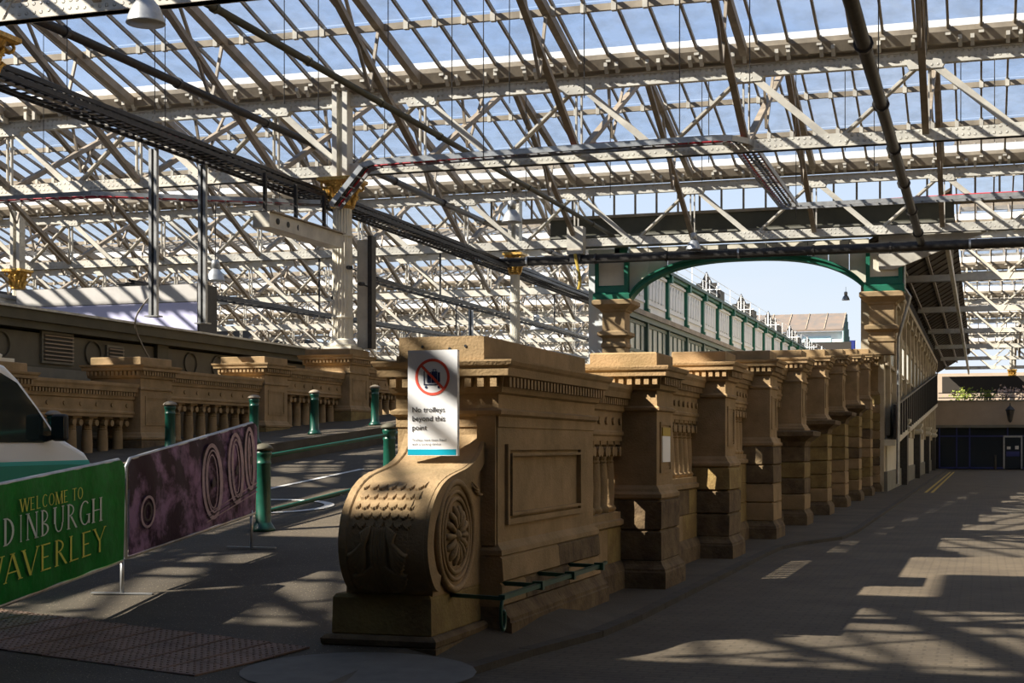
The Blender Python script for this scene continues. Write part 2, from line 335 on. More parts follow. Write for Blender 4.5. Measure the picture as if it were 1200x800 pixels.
def pier(name, label, x0, x1, y0, y1, o, zbot, group, sc=1.0, ledge=False, panel='+x', notice=False, lowm=None, topstep=True):
    t = thing(name, label, 'pier', ((x0+x1)/2, (y0+y1)/2, zbot), group=group)
    t.location = (0, 0, 0)
    zt = 2.67+o; zs = 1.12+o       # top, shaft foot
    def q(z): return zt-(2.67-z)*sc
    B().loft(x0, x1, y0, y1, [(0, q(2.49)), (0, q(2.655)), (-.012, zt)]).build('cap_block', 'stone', t)
    B().loft(x0, x1, y0, y1, [(.0, q(2.23)), (.045, q(2.25)), (.05, q(2.29)), (.05, q(2.30)), (.06, q(2.385)), (.13, q(2.395)), (.135, q(2.45)), (.155, q(2.465)), (.165, q(2.495)), (.165, q(2.51)), (.0, q(2.515))]).build('cornice', 'stone', t)
    d = B(); dentils(d, x0, x1, y0, y1, q(2.30), q(2.38), ('-y', '+x'), step=.095*sc, w=.055*sc, d=.105); d.build('dentil_course', 'stone', t, kind='stuff')
    B().loft(x0, x1, y0, y1, [(0, q(2.0)), (.03, q(2.01)), (.035, q(2.04)), (.005, q(2.06)), (0, q(2.24))]).build('neck_moulding', 'stone', t)
    sh = B().loft(x0, x1, y0, y1, [(0, q(1.15)), (0, q(2.01))]); sh.build('shaft', 'stone', t)
    pn = B(); moulded_panel(pn, x1, y0+.17, y1-.17, q(1.3), q(1.88), 1, .035, .016); moulded_panel(pn, x1, y0+.22, y1-.22, q(1.35), q(1.83), 1, .02, .008); pn.build('panel_moulding', 'stone', t)
    if notice:
        B().box(x1+.004, x1+.02, y0+.24, y1-.24, q(1.42), q(1.72)).build('notice', 'plastic_w', t, label='small white notice in the pier panel')
        B().box(x1+.004, x1+.022, y0+.24, y1-.24, q(1.722), q(1.82)).build('notice', 'liney', t, label='yellow header of the notice in the pier panel')
    B().loft(x0, x1, y0, y1, [(.05, q(1.0)), (.07, q(1.02)), (.07, q(1.06)), (.04, q(1.09)), (.03, q(1.12)), (0, q(1.16))]).build('base_moulding', 'stone', t)
    z = q(1.0); 
    if ledge:
        B().loft(x0, x1, y0, y1, [(.07, z-.30), (.10, z-.2), (.2, z-.12), (.26, z-.09), (.27, z), (.2, z+.02)]).build('ledge', 'stone_d', t, label='projecting moulded stone ledge')
        z -= .30
    base_top = zbot+.30
    n = max(1, round((z-base_top)/.30)); h = (z-base_top)/n
    ms = lowm or ['stone_d', 'stone_y', 'stone_y', 'stone_y', 'stone', 'stone']
    for i in range(n):
        B().loft(x0, x1, y0, y1, [(.035, base_top+h*i), (.065+random.uniform(0, .012), base_top+h*i+.022), (.065+random.uniform(0, .012), base_top+h*(i+1)-.022), (.035, base_top+h*(i+1))]).build('stone_block', random.choice(ms), t)
    B().loft(x0, x1, y0, y1, [(.13, zbot-.1), (.13, zbot+.18), (.12, zbot+.2), (.12, zbot+.22), (.08, zbot+.27), (.065, zbot+.31)]).build('base_course', 'stone_d', t)
    return t
# baluster: little stone column with voluted capital
bm_ = B(); bm_.lathe([(.11, 0), (.11, .03), (.12, .045), (.105, .07), (.092, .09), (.097, .3), (.088, .55), (.08, .58)], n=12)
bal_me = bm_.mesh('baluster', 'stone', True)
cp = B(); cp.lathe([(.082, .57), (.092, .59), (.08, .61), (.09, .70), (.115, .80)], n=12)
for sx in (-1, 1):
    for sy in (-1, 1):
        cp.tube([(sx*.055, sy*.10, .71), (sx*.14, sy*.10, .71)], .06, 10)
cp.box(-.13, .13, -.13, .13, .79, .83); cap_me = cp.mesh('capital', 'stone')
def bay(name, label, x0, x1, y0, y1, o, zbot, group, sc=1.0, step=.4, m='stone', seen='+x'):
    t = thing(name, label, 'balustrade', (0, 0, 0), group=group)
    zt = 2.30+o
    def q(z): return zt-(2.30-z)*sc
    B().loft(x0, x1, y0, y1, [(0, q(1.98)), (.03, q(2.0)), (.03, q(2.05)), (.03, q(2.06)), (.04, q(2.13)), (.10, q(2.14)), (.11, q(2.2)), (.13, q(2.24)), (.13, q(2.29)), (0, zt)]).build('cornice', m, t)
    d = B(); dentils(d, x0, x1, y0, y1, q(2.06), q(2.13), ('+x', '-x'), step=.09*sc, w=.05, d=.08); d.build('dentil_course', m, t, kind='stuff')
    B().loft(x0, x1, y0, y1, [(0, q(1.66)), (0, q(1.71)), (.02, q(1.73)), (.02, q(1.76)), (0, q(1.78)), (0, q(1.99))]).build('frieze', m, t)
    n = max(2, int((y1-y0)/(step*sc)))
    fd = B()
    for i in range(n):
        y = y0+(y1-y0)*(i+.5)/n
        fd.tube([(x1, y, q(1.88)), (x1+.025, y, q(1.88))], .042*sc, 8)
    fd.build('frieze_disc', m, t, kind='stuff')
    for i in range(n):
        y = y0+(y1-y0)*(i+.5)/n
        p = put('baluster', bal_me, t, loc=((x0+x1)/2+(x1-x0)*.22, y, q(.86)), scale=(1.05*sc, 1.05*sc, .965*sc))
        put('capital', cap_me, p)
    B().loft(x0, x1, y0, y1, [(0, q(.70)), (.035, q(.72)), (.035, q(.77)), (0, q(.79)), (0, q(.865))]).build('sill', m, t)
    z1 = q(.70); zb = zbot+.30; nn = max(1, round((z1-zb)/.3)); h = (z1-zb)/nn
    for i in range(nn):
        off = .45 if i % 2 else .9; js = [y0]; y = y0+off
        while y < y1-.3: js.append(y); y += .9
        js.append(y1)
        for k in range(len(js)-1):
            B().loftx(x0, x1, js[k]+.003, js[k+1]-.003, [(-.015, zb+h*i), (0, zb+h*i+.012), (0, zb+h*(i+1)-.012), (-.015, zb+h*(i+1))]).build('stone_block', random.choice(['stone', 'stone_y', 'stone_y', 'stone_d']), t)
    B().loft(x0, x1, y0, y1, [(.06, zbot-.1), (.06, zbot+.2), (.03, zbot+.27), (0, zbot+.31)]).build('base_course', 'stone_d', t)
    return t
G1 = 'sandstone piers along the road side of the ramp'; G2 = 'baluster bays between the road side piers'
PY = [16.5+4.72*k for k in range(9)]
for k, y in enumerate(PY):
    o = .0638*(y-16.5)
    near = ['standing nearest to the scroll block', 'next beyond the pier nearest to the scroll block'] 
    lab = f'{ORD[k]} tall sandstone pier of the row, counted from the scroll block end'
    if k == 0: lab = 'sandstone pier nearest to the scroll block, with a small notice in its side panel'
    if k == 8: lab = 'last sandstone pier of the row, standing below the green arch'
    pier('stone_pier', lab, -4.28, -3.5, y, y+.92, o, 0, G1, ledge=k in (3, 4, 5, 6), notice=(k == 0), lowm=['stone_d'] if k == 0 else None)
    ys_ = 14.92 if k == 0 else PY[k-1]+.92
    bay('balustrade_bay', ('short baluster bay between the panelled scroll block and the nearest pier' if k == 0 else f'baluster bay between the {ORD[k-1]} and {ORD[k]} piers of the road side row'), -4.45, -3.9, ys_, y, o, 0, G2, step=.30)

# ---- left balustrade, across the ramp
G3 = 'sandstone piers of the far balustrade'; G4 = 'baluster bays of the far balustrade'
LP = [(21.2, .40, 'sandstone pier of the far balustrade hidden behind the van, under the gilded capital'), (26.1, .73, 'sandstone pier of the far balustrade above the purple banner, left one'), (31.5, 1.05, 'sandstone pier of the far balustrade in line with the green bollard and rail end')]
for (y, o, lab) in LP:
    pier('stone_pier', lab, -17.2, -16.05, y, y+1.2, o, clampramp(y)-.15, G3, sc=1.0)
t = pier('column_pedestal', 'broad sandstone pedestal carrying the fluted cream column', -17.25, -15.95, 36.2, 37.5, 1.53, clampramp(36)-.2, None)
pier('stone_pier', 'sandstone pier of the far balustrade beyond the column pedestal', -17.2, -16.05, 42.6, 43.7, 1.72, clampramp(42)-.2, G3)
for (y0, y1, o, lab) in ((15, 21.2, .25, 'baluster bay of the far balustrade behind the van window'), (22.4, 26.1, .55, 'baluster bay of the far balustrade behind the van bonnet'), (27.3, 31.5, .90, 'baluster bay of the far balustrade above the purple banner'), (32.7, 36.2, 1.25, 'baluster bay just left of the column pedestal'), (37.5, 42.6, 1.5, 'sunlit baluster bay beyond the column pedestal'), (43.7, 52.0, 1.8, 'farthest baluster bay beyond the ramp, behind the sign')):
    bay('balustrade_bay', lab, -16.95, -16.2, y0, y1, o, clampramp(y0)-.2, G4, sc=1.05, step=.46)

# ---- scroll end block
sb = thing('scroll_block', 'carved sandstone scroll end block with panelled pedestal, in the foreground', 'stone block')
# panelled pedestal body
X0, X1, Ya, Yb = -4.72, -3.83, 11.72, 14.9
B().loft(X0, X1, Ya, Yb, [(0, .78), (0, 1.77)]).build('pedestal_shaft', 'stone', sb)
b = B(); moulded_panel(b, X1, Ya+.2, Yb-.55, .94, 1.62, 1, .05, .03); moulded_panel(b, X1, Ya+.275, Yb-.625, 1.015, 1.545, 1, .025, .045); b.build('panel_moulding', 'stone', sb)
B().loft(X0, X1, Ya, Yb, [(0, 1.76), (.012, 1.765), (.012, 1.85), (.045, 1.87), (.05, 1.9), (.012, 1.92), (.012, 2.05), (.03, 2.06)]).build('frieze', 'stone', sb)
B().loft(X0, X1, Ya, Yb, [(.0, 2.03), (.05, 2.05), (.06, 2.09), (.06, 2.10), (.07, 2.175), (.13, 2.185), (.14, 2.25), (.16, 2.27), (.175, 2.30), (.175, 2.315), (0, 2.325)]).build('cornice', 'stone', sb)
d = B(); dentils(d, X0, X1, Ya, Yb, 2.095, 2.175, ('-y', '+x'), step=.10, w=.055, d=.115); d.build('dentil_course', 'stone', sb, kind='stuff')
for (a, c) in ((11.57+.0, 13.2), (13.2, 14.85)):
    B().loftx(-4.65, -3.9, a+.003, c-.003, [(0, 2.31), (0, 2.505), (-.008, 2.512)]).build('cap_block', 'stone', sb)
for hx in (-4.44, -4.2, -4.06):
    B().tube([(hx, 11.575, 2.43 if hx != -4.2 else 2.41), (hx, 11.566, 2.43 if hx != -4.2 else 2.41)], .012, 8).build('bolt_hole', 'black', sb)
# small pilaster shaft at front corner + base mouldings
B().loft(-4.0, X1-.01, Ya-.035, Ya+.02, [(0, .78), (0, 1.9)]).build('corner_strip', 'stone', sb)
B().loft(X0, X1, Ya, Yb, [(.045, .69), (.055, .70), (.05, .74), (.02, .77), (0, .80)]).build('base_moulding', 'stone', sb)
for (z0, z1, js) in ((.47, .69, [Ya, 13.4, Yb]), (.27, .47, [Ya, 12.35, 13.75, Yb])):
    for i in range(len(js)-1):
        B().loftx(X0, X1, js[i]+(.004 if i else -.05), js[i+1]-.004+(.05 if i == len(js)-2 else 0), [(.035, z0), (.055+.02*random.random(), z0+.02), (.055, z1-.02), (.035, z1)]).build('stone_block', ['stone', 'stone_d'][(i+int(z0*10)) % 2], sb)
for js in ([Ya, 13.3, Yb],):
    for i in range(2):
        B().loftx(X0, X1, js[i]+(.003 if i else -.05), js[i+1]-.003+(.14 if i else 0), [(.14, -.05), (.14, .14), (.125, .15), (.125, .18), (.09, .22), (.06, .275)]).build('base_course', 'stone_d', sb)
# scroll base
B().loft(-4.78, -3.96, 10.5, 11.75, [(.04, -.05), (.065, .0), (.065, .075), (.05, .08), (.06, .09), (.065, .13), (.045, .15), (.03, .16)]).build('base_course', 'stone_d', sb)
B().loft(-4.77, -3.97, 10.52, 11.75, [(.0, .15), (.01, .17), (.004, .44), (-.015, .465), (-.03, .47)]).build('stone_block', 'stone_y', sb)
B().loft(-4.68, -3.97, 10.56, 11.75, [(.0, .46), (.0, .56), (-.03, .575)]).build('stone_block', 'stone', sb)
# scroll body
prof = [(11.72, 1.70), (11.66, 1.62), (11.56, 1.54), (11.42, 1.475), (11.25, 1.43), (11.05, 1.40), (10.85, 1.365), (10.68, 1.31), (10.54, 1.225), (10.43, 1.11), (10.37, .97), (10.355, .83), (10.385, .70), (10.45, .59), (10.52, .525), (10.6, .49)]
def catmull(P, n):
    out = []; m = len(P)
    for i in range(m-1):
        p0 = P[max(i-1, 0)]; p1 = P[i]; p2 = P[i+1]; p3 = P[min(i+2, m-1)]
        for k in range(n):
            t = k/n; out.append(tuple(.5*((2*p1[j])+(-p0[j]+p2[j])*t+(2*p0[j]-5*p1[j]+4*p2[j]-p3[j])*t*t+(-p0[j]+3*p1[j]-3*p2[j]+p3[j])*t**3) for j in range(len(p1))))
    out.append(P[-1]); return out
pp = catmull(prof, 12); NV = len(pp)
from mathutils import noise as mn
def relief(u, v, y, z):           # u across 0..1 (left to right), z height
    d = 0
    if u < .12: d = .012*min(1, (.12-u)/.02)
    elif u < .15: d = -.008
    if .16 < u < .86 and .98 < z < 1.33 and y < 11:
        row = (z-.98)/.07; r = int(row); fy = row-r; fx = (u*9.5+(.5 if r % 2 else 0)) % 1-.5
        if r < 5:
            arc = 1-math.sqrt(max(0, 1-(fx*2)**2))
            inside = fy > arc*.75
            d += (.016*(1-fy)*1.0+.004) if inside else .001
    if u > .80 and z < 1.2:
        d -= .02*max(0, mn.noise(Vector((u*7, z*9, 2))))+.012*min(1, (u-.80)/.06)
    d += .004*mn.noise(Vector((u*14, y*20, z*20)))
    return d
NU = 150; XL, XR = -4.665, -3.955
bs = B()
nrmls = []
for j in range(NV):
    a = pp[max(j-1, 0)]; c = pp[min(j+1, NV-1)]; dy = c[0]-a[0]; dz = c[1]-a[1]; l = math.hypot(dy, dz) or 1; nrmls.append((dz/l, -dy/l))
def spt(u, j, off=0):
    j = max(0, min(NV-1, j)); i = int(j); f = j-i; k = min(i+1, NV-1)
    y = pp[i][0]*(1-f)+pp[k][0]*f; z = pp[i][1]*(1-f)+pp[k][1]*f; n = nrmls[i]
    s = 1
    return (XL+(XR-XL)*u, y+n[0]*off, z+n[1]*off)
# make normals outward (towards -y / +z)
if nrmls[NV//2][0] > 0: nrmls = [(-a, -b_) for a, b_ in nrmls]
for j in range(NV):
    y, z = pp[j]
    for i in range(NU+1):
        u = i/NU; edgef = 1
        er = min(1, min(u, 1-u)/.02); dd = relief(u, j, y, z)*er - .012*(1-er)
        bs.v.append((XL+(XR-XL)*u, y+nrmls[j][0]*dd, z+nrmls[j][1]*dd))
for j in range(NV-1):
    for i in range(NU):
        a = j*(NU+1)+i; bs.f.append((a, a+1, a+NU+2, a+NU+1))
me = bs.mesh('scroll_front', 'stone', False); fixn(me); put('scroll_front', me, sb)
# body side faces
poly = [(y, z) for y, z in pp]+[(11.74, .47), (11.74, 1.70)]
b = B(); b.prism(poly, 'x', XL+.012, XR-.012); me = b.mesh('scroll_body', 'stone'); fixn(me); put('scroll_body', me, sb)
# side edge bands following the profile
def band(x0, x1, off, w, nm='scroll_edge'):
    b = B(); n = 0
    for j in range(0, NV, 3):
        y, z = pp[j]; ny, nz_ = nrmls[j]
        k = len(b.v); b.v += [(x0, y-ny*off, z-nz_*off), (x1, y-ny*off, z-nz_*off), (x1, y-ny*(off+w), z-nz_*(off+w)), (x0, y-ny*(off+w), z-nz_*(off+w))]
        if n:
            for q in range(4): b.f.append((k-4+q, k-4+(q+1) % 4, k+(q+1) % 4, k+q))
        n += 1
    me = b.mesh(nm, 'stone'); fixn(me); put(nm, me, sb)
band(XR-.03, XR+.022, .004, .13)
# volute rings and rosette on the +x side
CY, CZ = 11.0, .90
def ering(ry, rz, rad, x, name, nseg=48, sy=0):
    pts = [(x, CY+sy+ry*math.cos(2*math.pi*k/nseg), CZ+rz*math.sin(2*math.pi*k/nseg)) for k in range(nseg+1)]
    B().tube(pts, rad, 6, caps=False).build(name, 'stone', sb, smooth=True)
B().tube([(XR-.02, CY, CZ), (XR+.012, CY, CZ)], .42, 48).build('volute_disc', 'stone', sb)
ering(.41, .42, .03, XR+.012, 'volute_ring'); ering(.335, .345, .018, XR+.016, 'volute_ring'); ering(.28, .29, .02, XR+.016, 'volute_ring')
b = B()
for k in range(14):
    a = 2*math.pi*k/14
    p = [(XR+.012+.03*math.sin(math.pi*min(1, s+.1)), CY+r*math.cos(a), CZ+r*math.sin(a)) for s, r in ((0, .05), (.3, .10), (.6, .17), (.85, .215), (1, .24))]
    b.tube(p, [.012, .018, .028, .03, .012], 6)
b.build('rosette_petals', 'stone', sb, smooth=True, kind='stuff')
B().lathe([(.05, -.0), (.05, .02), (.03, .045), (.008, .05)], n=16).build('rosette_boss', 'stone', sb, smooth=True, loc=(XR+.01, CY, CZ)).rotation_euler = (0, R(90), 0)
# small fan leaf in the upper corner of the side
b = B()
for k in range(6):
    a = R(18+16*k); c0 = (11.62, 1.24)
    b.tube([(XR+.004, c0[0]-.02*math.cos(a), c0[1]-.03*math.sin(a)), (XR+.012, c0[0]-.11*math.cos(a), c0[1]-.10*math.sin(a)+.06), (XR, c0[0]-.2*math.cos(a), c0[1]-.16*math.sin(a)+.12)], [.006, .014, .004], 5)
b.build('fan_leaf', 'stone', sb, smooth=True, kind='stuff')
# acanthus leaf on the front: fronds as tapered ridges following the surface
def zj(z):
    best = 0; bd = 9
    for j in range(NV):
        if pp[j][0] < 11.0 or j > NV*.5:
            dd = abs(pp[j][1]-z)
            if dd < bd and j > NV*.3: bd = dd; best = j
    return best
def frond(parent, P, rads, off=.012):
    pts = []
    for (u, z) in P:
        j = zj(z); y_, z_ = pp[j]; pts.append((XL+(XR-XL)*u, y_+nrmls[j][0]*off, z+nrmls[j][1]*off*.3))
    pts = catmull(pts, 4); m = len(pts)
    rads = [q*1.45 for q in rads]; rr = [rads[0]+(rads[1]-rads[0])*math.sin(math.pi*.5*(k/(m-1))) if k < m-1 else rads[2] for k in range(m)]
    parent.tube(pts, rr, 7)
ac = B(); C0 = .47
for s in (-1, 1):
    for k in range(3): frond(ac, [(C0+s*(.012+.028*k), .99), (C0+s*(.018+.03*k), .8), (C0+s*(.02+.03*k), .62), (C0+s*(.03+.035*k), .515)], (.007, .012, .005), .014)
    # upper side fronds curling outward
    for k in range(6):
        f = k/5
        frond(ac, [(C0+s*(.10+.02*k), 1.0-.01*k), (C0+s*(.13+.035*f), .90-.03*f), (C0+s*(.17+.09*(1-f)), .80-.03*k*.6), (C0+s*(.24+.09*(1-f)), .775-.028*k)], (.008, .016, .017), .018)
    for k in range(6):
        a = R(10+15*k)
        frond(ac, [(C0+s*.07, .70), (C0+s*(.07+.07*math.cos(a)), .665-.05*math.sin(a)), (C0+s*(.07+.17*math.cos(a)), .645-.09*math.sin(a)), (C0+s*(.07+.23*math.cos(a)), .64-.13*math.sin(a))], (.007, .017, .02), .024)
ac.build('acanthus_leaf', 'stone', sb, smooth=True)

# ================================================================== SIGN ON THE SCROLL BLOCK
def text_mesh(txt, size, name='lettering', bold=0):
    cu = bpy.data.curves.new(name, 'FONT'); cu.body = txt; cu.size = size; cu.fill_mode = 'FRONT'; cu.offset = bold; cu.resolution_u = 3; cu.space_line = 1.0
    ob = bpy.data.objects.new(name, cu); COL.objects.link(ob); bpy.context.view_layer.update()
    me = bpy.data.meshes.new_from_object(ob.evaluated_get(bpy.context.evaluated_depsgraph_get())); bpy.data.objects.remove(ob); return me
def text(txt, size, m, parent, loc, rot=(R(90), 0, 0), scale=(1, 1, 1), bold=0, label=None):
    me = text_mesh(txt, size, 'lettering', bold); me.materials.clear(); me.materials.append(M[m])
    return put('lettering', me, parent, label, loc=loc, rot=rot, scale=scale)
sg = thing('notice_board', 'white no-trolleys sign with a red prohibition ring above the carved scroll', 'sign', (-4.262, 11.36, 1.525))
b = B().box(-.215, .215, -.025, .025, 0, .86); b.build('board', 'plastic_w', sg)
B().box(-.2152, .205, -.027, -.02, .006, .052).build('cyan_band', 'cyan', sg)
def ring2d(b, cx, cz, r0, r1, y, n=40):
    k0 = len(b.v)
    for k in range(n):
        a = 2*math.pi*k/n; b.v += [(cx+r0*math.cos(a), y, cz+r0*math.sin(a)), (cx+r1*math.cos(a), y, cz+r1*math.sin(a))]
    for k in range(n):
        a = k0+2*k; c = k0+2*((k+1) % n); b.f.append((a, c, c+1, a+1))
fy = -.028
b = B(); ring2d(b, 0, .64, .128, .150, fy)
r_ = .130; a1 = R(135); d1 = Vector((math.cos(a1), math.sin(a1))); p1 = d1*r_; p2 = -d1*r_; nn_ = Vector((-d1.y, d1.x))*.011
b.poly([(p1.x-nn_.x, fy-.002, .64+p1.y-nn_.y), (p2.x-nn_.x, fy-.002, .64+p2.y-nn_.y), (p2.x+nn_.x, fy-.002, .64+p2.y+nn_.y), (p1.x+nn_.x, fy-.002, .64+p1.y+nn_.y)])
b.build('prohibition_ring', 'red', sg)
b = B(); y_ = fy+.0005
b.box(-.075, -.067, y_-.001, y_, .575, .69); b.box(-.075, .065, y_-.001, y_, .575, .583)
b.box(-.045, -.012, y_-.001, y_, .592, .68); b.box(-.008, .042, y_-.001, y_, .592, .685); b.box(.046, .066, y_-.001, y_, .6, .678)
b.box(.002, .008, y_-.001, y_, .685, .70); b.box(.028, .034, y_-.001, y_, .685, .70); b.box(.002, .034, y_-.001, y_, .698, .704)
for cx in (-.055, .055): b.tube([(cx, y_, .558), (cx, y_-.001, .558)], .0105, 14)
b.build('trolley_pictogram', 'navy', sg)
for i, (t_, z_) in enumerate((('No trolleys', .355), ('beyond this', .282), ('point', .209))): text(t_, .062, 'ink', sg, (-.178, fy-.001, z_), bold=.0004)
for i, (t_, z_) in enumerate((('Trolleys have been fitted', .118), ('with a locking device', .085))): text(t_, .030, 'ink', sg, (-.178, fy-.001, z_))

# low green rail on the wall foot
lr = thing('foot_rail', 'low dark green iron rail with a scrolled end along the wall foot', 'rail')
zr = .455
B().beam((-3.47, 10.72, zr), (-3.5, 13.95, zr), .05, .035).build('bar', 'green', lr)
B().beam((-3.5, 13.95, zr), (-3.5, 14.12, zr+.015), .035, .025).build('bar_tip', 'green', lr)
for y in (11.75, 12.75, 13.8):
    B().box(-3.53, -3.44, y-.03, y+.03, zr-.035, zr+.035).build('bracket', 'green', lr)
    B().beam((-3.5, y, zr), (-3.8, y, zr+.01), .035, .035).build('bracket_arm', 'green', lr)
B().beam((-3.47, 10.74, zr-.01), (-3.98, 10.98, zr-.02), .035, .03).build('bracket_arm', 'green', lr)
pts = [(-3.47, 10.72, zr)]
for k in range(0, 26):
    f = k/25; a = R(90+180*0)+R(0)
    ang_ = math.pi*.5+math.pi*2.1*f
    r = .125*(1-f*.72)
    pts.append((-3.47, 10.74+.02-r*math.sin(ang_)*-.5*0 + (r*math.cos(ang_)*.6), zr-.155+r*math.sin(ang_)*1.15+.0))
B().tube(pts, .016, 6).build('scrolled_end', 'green', lr, smooth=True)

# ================================================================== BOLLARDS AND RAILS
pm = B().lathe([(.155, 0), (.155, .03), (.135, .06), (.11, .10), (.098, .12), (.092, .84), (.10, .85), (.10, .87), (.092, .88), (.094, .95), (.108, .97), (.108, 1.0), (.094, 1.02)], n=16).mesh('post', 'green', True)
capm = B().lathe([(.098, 1.02), (.128, 1.03), (.130, 1.05), (.10, 1.085), (.04, 1.11), (.005, 1.115)], n=16).mesh('cap', 'gutter', True)
capd = B().lathe([(.098, 1.02), (.128, 1.03), (.130, 1.05), (.10, 1.085), (.04, 1.11), (.005, 1.115)], n=16).mesh('cap', 'olive', True)
def bollard(x, y, z, lab, cap=capm, group=None):
    t = thing('bollard', lab, 'bollard', (x, y, z), group=group)
    put('post', pm, t); put('cap', cap, t)
    return t
GB = 'green bollards along the far kerb'
z0 = ramp(16.9)
bollard(-8.68, 17.0, z0+.0, 'near green bollard with a domed cap at the end of the purple banner', capd)
bollard(-8.72, 21.3, ramp(21.3)+.02, 'green bollard at the far end of the walkway rail, partly hidden behind the scroll', capd)
bollard(-8.75, 25.7, ramp(25.7)+.02, 'green bollard hidden behind the stone block', capd)
rl = thing('walkway_rail', 'two green tubular rails between the walkway bollards', 'rail')
for dz in (.93, .22):
    B().tube([(-8.75, 16.95, z0+dz), (-8.72, 21.3, ramp(21.3)+dz+.02), (-8.75, 25.7, ramp(25.7)+dz)], .028, 8).build('rail_tube', 'green', rl, smooth=True)
for i, (px_, y) in enumerate(((0, 20.5), (1, 24.1), (2, 27.4), (3, 30.4), (4, 34.0))):
    labs = ['green bollard at the far kerb between the van mirror and the balusters', 'green bollard at the far kerb just above the left end of the purple banner', 'green bollard at the far kerb above the middle of the purple banner', 'green bollard at the far kerb above the right end of the purple banner', 'green bollard at the far kerb between the rail bollards and the pier']
    x = [-14.2, -14.2, -14.2, -14.25, -14.3][i]
    bollard(x, y, clampramp(y)+.40, labs[i], capm, GB).scale = (1, 1, .9)
bollard(-14.3, 37.5, clampramp(37)+.40, 'rightmost green bollard at the far kerb, beside the stone sign block', capm, GB).scale = (1, 1, .9)
# far pavement and its kerb
b = B(); n = 0
for i in range(60):
    y = 6+.9*i; z = ramp(y)+.40
    k = len(b.v); b.v += [(-17.2, y, z), (-13.75, y, z), (-13.75, y, z-.5)]
    if n: b.f += [(k-3, k-2, k+1, k), (k-2, k-1, k+2, k+1)]
    n += 1
tag(b.build('pavement', 'pave'), 'raised pavement beyond the ramp carriageway under the far balustrade', 'pavement', kind='structure')
# road markings on the ramp carriageway
rm = thing('road_markings', 'white painted lines and circle on the ramp carriageway', 'road marking')
def onr(x, y, dz=.006): return (x, y, ramp(y)+dz)
b = B(); n = 40; k0 = len(b.v)
for k in range(n):
    a = 2*math.pi*k/n
    b.v += [onr(-10.2+1.25*math.cos(a), 19.6+1.0*math.sin(a), .012), onr(-10.2+1.1*math.cos(a), 19.6+.87*math.sin(a), .012)]
for k in range(n):
    a = k0+2*k; c = k0+2*((k+1) % n); b.f.append((a, c, c+1, a+1))
b.build('painted_circle', 'linew', rm)
for (x, y0, y1) in ((-9.6, 20.5, 23.5), (-11.2, 21.4, 26)):
    B().poly([onr(x-.06, y0, .012), onr(x+.06, y0, .012), onr(x+.06, y1, .012), onr(x-.06, y1, .012)]).build('painted_line', 'linew', rm)
for dx in (0, .22):
    B().poly([(-1.95+dx, 55, -.044), (-1.85+dx, 55, -.044), (-1.85+dx, 100, -.044), (-1.95+dx, 100, -.044)]).build('yellow_line', 'liney', rm, label='yellow line beside the right hand kerb')

# ================================================================== CROWD BARRIERS WITH BANNERS
def barrier(name, lab, P, Q, zt0, zt1, zb0, zb1, leg_z0, leg_z1, m, legs=(0, 1), bulge=.03):
    t = thing(name, lab, 'barrier')
    P = Vector(P); Q = Vector(Q); d = (Q-P); L_ = d.length; u = d/L_; nr = Vector((-u.y, u.x)); 
    if nr.x < 0: nr = -nr
    def pt(s, f, off=0):
        p = P+d*s+nr*off; zt = zt0+(zt1-zt0)*s; zb = zb0+(zb1-zb0)*s; return (p.x, p.y, zb+(zt-zb)*f)
    fr = [pt(.0, -.02), pt(.0, .93), pt(.025, 1.0), pt(.975, 1.0), pt(1, .93), pt(1, -.02)]
    B().tube(fr+[fr[0]], .019, 8).build('frame', 'galv', t, smooth=True)
    nx, nz_ = 48, 16; b = B()
    for j in range(nz_+1):
        for i in range(nx+1):
            s = i/nx; f = j/nz_; w = .006*math.sin(s*37+f*3)+.010*mn.noise(Vector((s*9, f*3, zt0*5)))+bulge*math.sin(math.pi*f)*.25
            f2 = 1.0-(1-f)*(1-.0)
            sl = .004+.992*s
            b.v.append(pt(sl, min(f2, 1-.05*max(0, 1-min(s, 1-s)/.02)) if f > .97 else f2, .022+w))
    for j in range(nz_):
        for i in range(nx):
            a = j*(nx+1)+i; b.f.append((a, a+1, a+nx+2, a+nx+1))
    b.build('banner', m, t, smooth=True)
    for s in legs:
        p = P+d*s; zz = leg_z0 if s < .5 else leg_z1
        B().tube([(p.x, p.y, zz), (p.x, p.y, (zb0 if s < .5 else zb1)+.02)], .019, 8).build('leg', 'galv', t, smooth=True)
        B().beam((p.x-nr.x*.3, p.y-nr.y*.3, zz+.015), (p.x+nr.x*.3, p.y+nr.y*.3, zz+.012), .05, .012).build('foot', 'galv', t)
    return t, pt, u, nr
# green banner: P at image left, Q at its right end (text params measured along s=0..1 between (-7.25,9.77) and (-7.73,12.25))
gP = Vector((-7.25, 9.77)); gQ = Vector((-7.73, 12.25)); gd = gQ-gP
gP2 = gP-gd*.55
t, pt, u, nr = barrier('banner_barrier', 'crowd barrier with a green welcome banner in the lower left', gP2, gQ, 1.304-.176*.55, 1.48, .38-.16*.55, .54, ramp(8.4), ramp(12.25), 'banner_g', legs=(0.02, 1))
